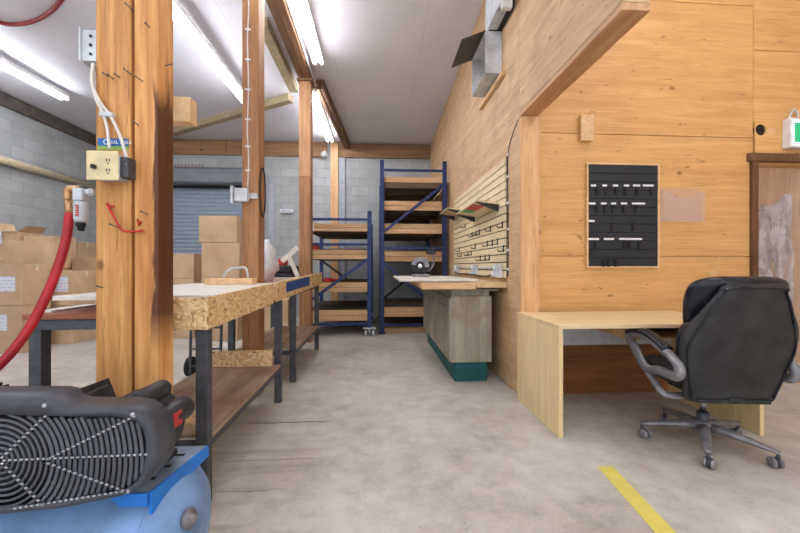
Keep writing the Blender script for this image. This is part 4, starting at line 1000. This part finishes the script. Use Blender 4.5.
# red hose
hp = [onY(68.3, 199, FY), onY(69.5, 214, FY), onY(66.5, 238, FY-.02), onY(58, 268, FY-.06), onY(45, 299, FY-.1), onY(27, 332, FY-.15), onY(-2, 367, FY-.2), onY(-50, 405, FY-.22)]
t = thing('air_hose', 'thick red rubber air hose curving down from the filter to the left edge', 'hose', (hp[-1].x, hp[-1].y, hp[-1].z-.02))
MB().tube(spline(hp[1:], 8), .0165, 14).build('hose', 'redhose', t)
MB().tube([hp[0], hp[0]+(hp[1]-hp[0])*1.15], .0145, 14).build('ferrule', 'brass', t)
# junction box and wires on the middle post
Y2 = 3.2
a_, b_ = onY(236, 188, Y2), onY(243, 205, Y2)
t = thing('junction_box', 'silver metal outlet box on an arm at the left of the middle post', 'junction box', ((a_.x+b_.x)/2, Y2-.03, b_.z))
MB().box(a_.x+.01, onY(250, 196, Y2).x, Y2-.07, Y2-.021, onY(240, 203, Y2).z, onY(240, 190, Y2).z, .005).build('box', 'galv', t)
MB().box(a_.x-.02, a_.x+.004, Y2-.08, Y2-.015, b_.z, a_.z, .004).build('cover_plate', 'galv', t)
MB().box(a_.x, onY(258, 196, Y2).x, Y2-.02, Y2, onY(250, 199.5, Y2).z, onY(250, 194, Y2).z, .002).build('bracket', 'galv', t)
t = thing('stapled_wire', 'thin pale wire stapled up the face of the middle post', 'wire', (onY(247, 190, Y2).x, Y2-.01, onY(247, 190, Y2).z))
MB().tube(spline([onY(248, v, Y2-.006)+Vector((.006*sin(v*.13), 0, 0)) for v in (188, 160, 130, 100, 70, 40, 10, -20)]), .006, 8).build('wire', 'cable', t)
for v in (171, 147, 120, 90, 60, 30): p = onY(248, v, Y2-.004); MB().box(p.x-.022, p.x+.022, Y2-.012, Y2, p.z-.006, p.z+.006, .001).build('staple', 'white', t)
xr2 = b2+.008
lp = [Vector((xr2, Y2+.09+.075*cos(a), onY(264, 192, 3.25).z+.22*sin(a))) for a in [2*pi*k/20 for k in range(20)]]
one(MB().tube(lp, .006, 8, True), 'cord_loop', 'cord', 'loop of black cord hanging on the right side of the middle post', 'cord')

# ================================================================== AIR COMPRESSOR
GY = 1.0; CXY = 1.24
t = thing('air_compressor', 'blue tank air compressor with a black finned belt guard in the left foreground', 'compressor', (-1.05, CXY, 0))
def G(u, v, y=GY): return onY(u, v, y)
tx1 = onY(202, 500, CXY).x; R = .205; tz = .262; x0 = -2.0
tank = MB().lathe([(0, .02), (.01, .09), (.04, .16), (.085, R), (.085, R), (tx1-.085-x0, R), (tx1-.045-x0, .165), (tx1-.015-x0, .10), (tx1-x0, .03)], (x0, CXY, tz), (1, 0, 0), 48).build('tank', 'tank', t)
MB().lathe([(0, R+.0005), (.004, R+.003), (.010, R+.003), (.014, R+.0005)], (tx1-.10, CXY, tz), (1, 0, 0), 48).build('weld_seam', 'tank', tank)
pt = MB(); pt.lathe([(0, .03), (.018, .03), (.02, .018), (.032, .016), (.034, .004)], (tx1-.022, CXY-.06, tz+.075), (1, -.15, .1), 20); pt.build('drain_port', 'silver', tank)
MB().box(-1.03, -.90, 1.03, 1.034, .305, .345, 0, Matrix.Translation((0, 0, 0))).build('data_plate', 'redink', tank)
for x in (-1.75, -.85):
    for s in (-1, 1):
        MB().prism([(x-.04, CXY+s*.14, .12), (x+.04, CXY+s*.14, .12), (x+.05, CXY+s*.21, 0), (x-.05, CXY+s*.21, 0)], (0, .008*s, .002)).build('foot', 'platform', t)
# platform
pz = tz+R+.002
PX = -.655
m = MB(); m.prism([(-1.75, 1.10, pz), (PX-.02, 1.10, pz), (PX+.02, 1.37, pz), (-1.75, 1.37, pz)], (0, 0, .008)); pl = m.build('motor_platform', 'platedirty', t)
MB().prism([(PX-.0195, 1.10, pz+.008), (PX+.0205, 1.37, pz+.008), (PX+.0205, 1.37, pz-.03), (PX-.0195, 1.10, pz-.06)], (.008, 0, 0)).build('side_flange', 'platform', pl)
MB().prism([(-.79, 1.098, pz+.008), (PX-.02, 1.098, pz+.008), (PX-.02, 1.098, pz-.03), (-.75, 1.098, pz-.03)], (0, -.006, 0)).build('front_flange', 'platform', pl)
m = MB()
for k in range(3): m.box(PX-.075-.008*k, PX-.025-.008*k, 1.30-k*.07, 1.315-k*.07, pz+.0082, pz+.009, 0)
m.build('slot', 'rubber', pl)
# belt guard: outline, rim and front face with an opening
outl = [(-70, 398), (0, 397), (46, 397), (52, 399), (59, 406), (67, 409), (122, 409), (136, 412), (147, 419), (155, 431), (158, 448), (157, 464), (151, 478), (141, 489), (124, 498), (60, 511), (0, 517), (-70, 519)]
inn = [(-70, 414), (0, 415), (30, 416), (70, 417), (115, 417), (134, 420), (143, 428), (145.5, 440), (146, 456), (143, 472), (137, 482), (126, 490), (60, 503), (0, 508), (-70, 512)]
def resample(pts, n):
    P = [Vector((a, b, 0)) for a, b in pts]; d = [0]
    for i in range(1, len(P)): d.append(d[-1]+(P[i]-P[i-1]).length)
    out = []
    for k in range(n):
        s = d[-1]*k/(n-1); i = 1
        while i < len(P)-1 and d[i] < s: i += 1
        f = (s-d[i-1])/max(1e-6, d[i]-d[i-1]); out.append(P[i-1].lerp(P[i], f))
    return out
N = 60; O_ = resample(outl, N); I_ = resample(inn, N)
O3 = [G(p.x, p.y) for p in O_]; I3 = [G(p.x, p.y) for p in I_]
cen = Vector((sum(p.x for p in O3)/N, GY, sum(p.z for p in O3)/N))
b = bmesh.new(); dep = .085
L0 = [b.verts.new(p+Vector((0, .006, 0))) for p in I3]
L1 = [b.verts.new(p) for p in I3]
L2 = [b.verts.new(p.lerp(cen, .045)+Vector((0, 0, 0))) for p in O3]
L3 = [b.verts.new(p.lerp(cen, .012)+Vector((0, .008, 0))) for p in O3]
L4 = [b.verts.new(p+Vector((0, .022, 0))) for p in O3]
L5 = [b.verts.new(p+Vector((0, dep, 0))) for p in O3]
for A_, B_ in ((L0, L1), (L1, L2), (L2, L3), (L3, L4), (L4, L5)):
    for k in range(N-1): b.faces.new((A_[k], A_[k+1], B_[k+1], B_[k]))
for f in b.faces: f.smooth = True
bmesh.ops.recalc_face_normals(b, faces=b.faces[:])
m = MB(); m._add(b); gd = m.build('belt_guard', 'guard', t)
sm = gd.modifiers.new('thick', 'SOLIDIFY'); sm.thickness = .004; sm.offset = -1
for u, v in ((45, 406), (133, 415)): p = G(u, v, GY-.001); MB().lathe([(0, .006), (.004, .005), (.005, .001)], p, (0, -1, 0), 12).build('screw', 'dots', gd)
# inside test for the opening (pixel polygon)
poly = inn
def inside(u, v):
    c = False; j = len(poly)-1
    for i in range(len(poly)):
        (xi, yi), (xj, yj) = poly[i], poly[j]
        if (yi > v) != (yj > v) and u < (xj-xi)*(v-yi)/(yj-yi)+xi: c = not c
        j = i
    return c
C0 = (1, 461); m = MB(); r = 7.0
while r < 160:
    run = []; n = max(40, int(r*2.2))
    for k in range(n+1):
        a = -pi+2*pi*k/n; u, v = C0[0]+r*cos(a), C0[1]+r*sin(a)
        if inside(u, v) and u > -68: run.append(G(u, v, GY+.006))
        else:
            if len(run) > 2: m.tube(run, .0036, 6, flat=(.55, 1.5))
            run = []
    if len(run) > 2: m.tube(run, .0036, 6)
    r += 5.6
gr = m.build('grille_rings', 'ring', gd)  # ring colour lightened from the guard plastic to carry its glints
m = MB(); dots = MB()
for (ua, va, ub, vb) in ((4, 461, 146, 455), (43, 462, 134, 417), (43, 462, 128, 493), (2, 464, 42, 505), (2, 458, 45, 417), (15, 509, 128, 491)):
    m.tube([G(ua, va, GY+.004), G(ub, vb, GY+.004)], .0035, 6)
    n = int(hypot(ub-ua, vb-va)/5.6)
    for k in range(n+1):
        f = k/max(1, n); p = G(ua+(ub-ua)*f, va+(vb-va)*f, GY-.001); dots.box(p.x-.0035, p.x+.0035, GY-.002, GY+.001, p.z-.002, p.z+.002, 0)
m.build('spokes', 'guard', gd); dots.build('spoke_glints', 'dots', gd)  # small bright blocks stand in for highlights along the spokes
pc = G(*C0, GY+.06)
fw_ = MB().lathe([(0, .05), (0, .135), (.03, .135), (.03, .05)], (pc.x, GY+.05, pc.z), (0, 1, 0), 40).build('flywheel', 'castiron', t)
pm = G(118, 455, GY+.06); pl_ = MB().lathe([(0, .045), (.03, .045)], (pm.x, GY+.05, pm.z), (0, 1, 0), 24).build('motor_pulley', 'castiron', t)
m = MB(); m.tube([(pc.x, GY+.065, pc.z+.135), (pm.x, GY+.065, pm.z+.045)], .007, 8); m.tube([(pc.x, GY+.065, pc.z-.135), (pm.x, GY+.065, pm.z-.045)], .007, 8); m.build('drive_belt', 'rubber', t)
# guard backing plate
# motor behind the guard
mx, mz = -.80, pz+.13
mo = MB().lathe([(0, .06), (0, .11), (.02, .122), (.20, .122), (.23, .11), (.245, .06)], (mx, 1.10, mz), (0, 1, 0), 32).build('motor', 'castiron', t)
MB().lathe([(0, .02), (.006, .03), (.15, .03), (.16, .02)], (mx+.07, 1.10, mz+.135), (.06, 1, 0), 20).build('capacitor_cover', 'black', mo)
MB().lathe([(0, .028), (.008, .04), (.15, .04), (.165, .025)], (mx+.115, 1.14, mz+.055), (.06, 1, 0), 20).build('capacitor_cover', 'black', mo)
MB().box(mx+.154, mx+.158, 1.17, 1.22, mz+.03, mz+.075, 0).build('warning_label', 'red', mo)
MB().box(mx-.09, mx+.09, 1.13, 1.32, pz+.0085, mz-.10, .004).build('motor_foot', 'castiron', mo)
# pump with finned heads
px_ = -1.12
pu = MB().box(px_-.12, px_+.12, 1.12, 1.33, pz+.0085, pz+.17, .015).build('crankcase', 'castiron', t)
MB().cyl((px_, 1.09, pz+.17), (px_, 1.36, pz+.17), .065, 24).build('crank_housing', 'castiron', pu)
for s in (-1, 1):
    rot = Matrix.Translation((px_, 1.225, pz+.165)) @ Matrix.Rotation(radians(70*s), 4, 'Y')
    m = MB(); m.box(-.025, .025, -.05, .05, .05, .22, .004, rot)
    for k in range(8): m.box(-.052, .052, -.08, .08, .06+k*.0215, .066+k*.0215, 0, rot)
    m.build('finned_cylinder', 'castiron', t)
    MB().box(-.035, .035, -.05, .05, .2205, .236, .006, rot).build('cylinder_head', 'castiron', t)

# ================================================================== CAMERA, LIGHT, WORLD
cam = bpy.data.cameras.new('camera'); co = bpy.data.objects.new('camera', cam); COL.objects.link(co)
cam.sensor_width = 36; cam.lens = F*36/800; cam.clip_start = .02
co.location = (0, 0, H); co.rotation_euler = (pi/2, 0, -A); SC.camera = co
w = bpy.data.worlds.new('world'); SC.world = w; w.use_nodes = True
bg = w.node_tree.nodes['Background']; bg.inputs[0].default_value = lin((240, 246, 255)); bg.inputs[1].default_value = 1.0
SC.view_settings.view_transform = 'Standard'; SC.view_settings.look = 'None'; SC.view_settings.gamma = 1; SC.view_settings.use_curve_mapping = False
SC.view_settings.exposure = .86
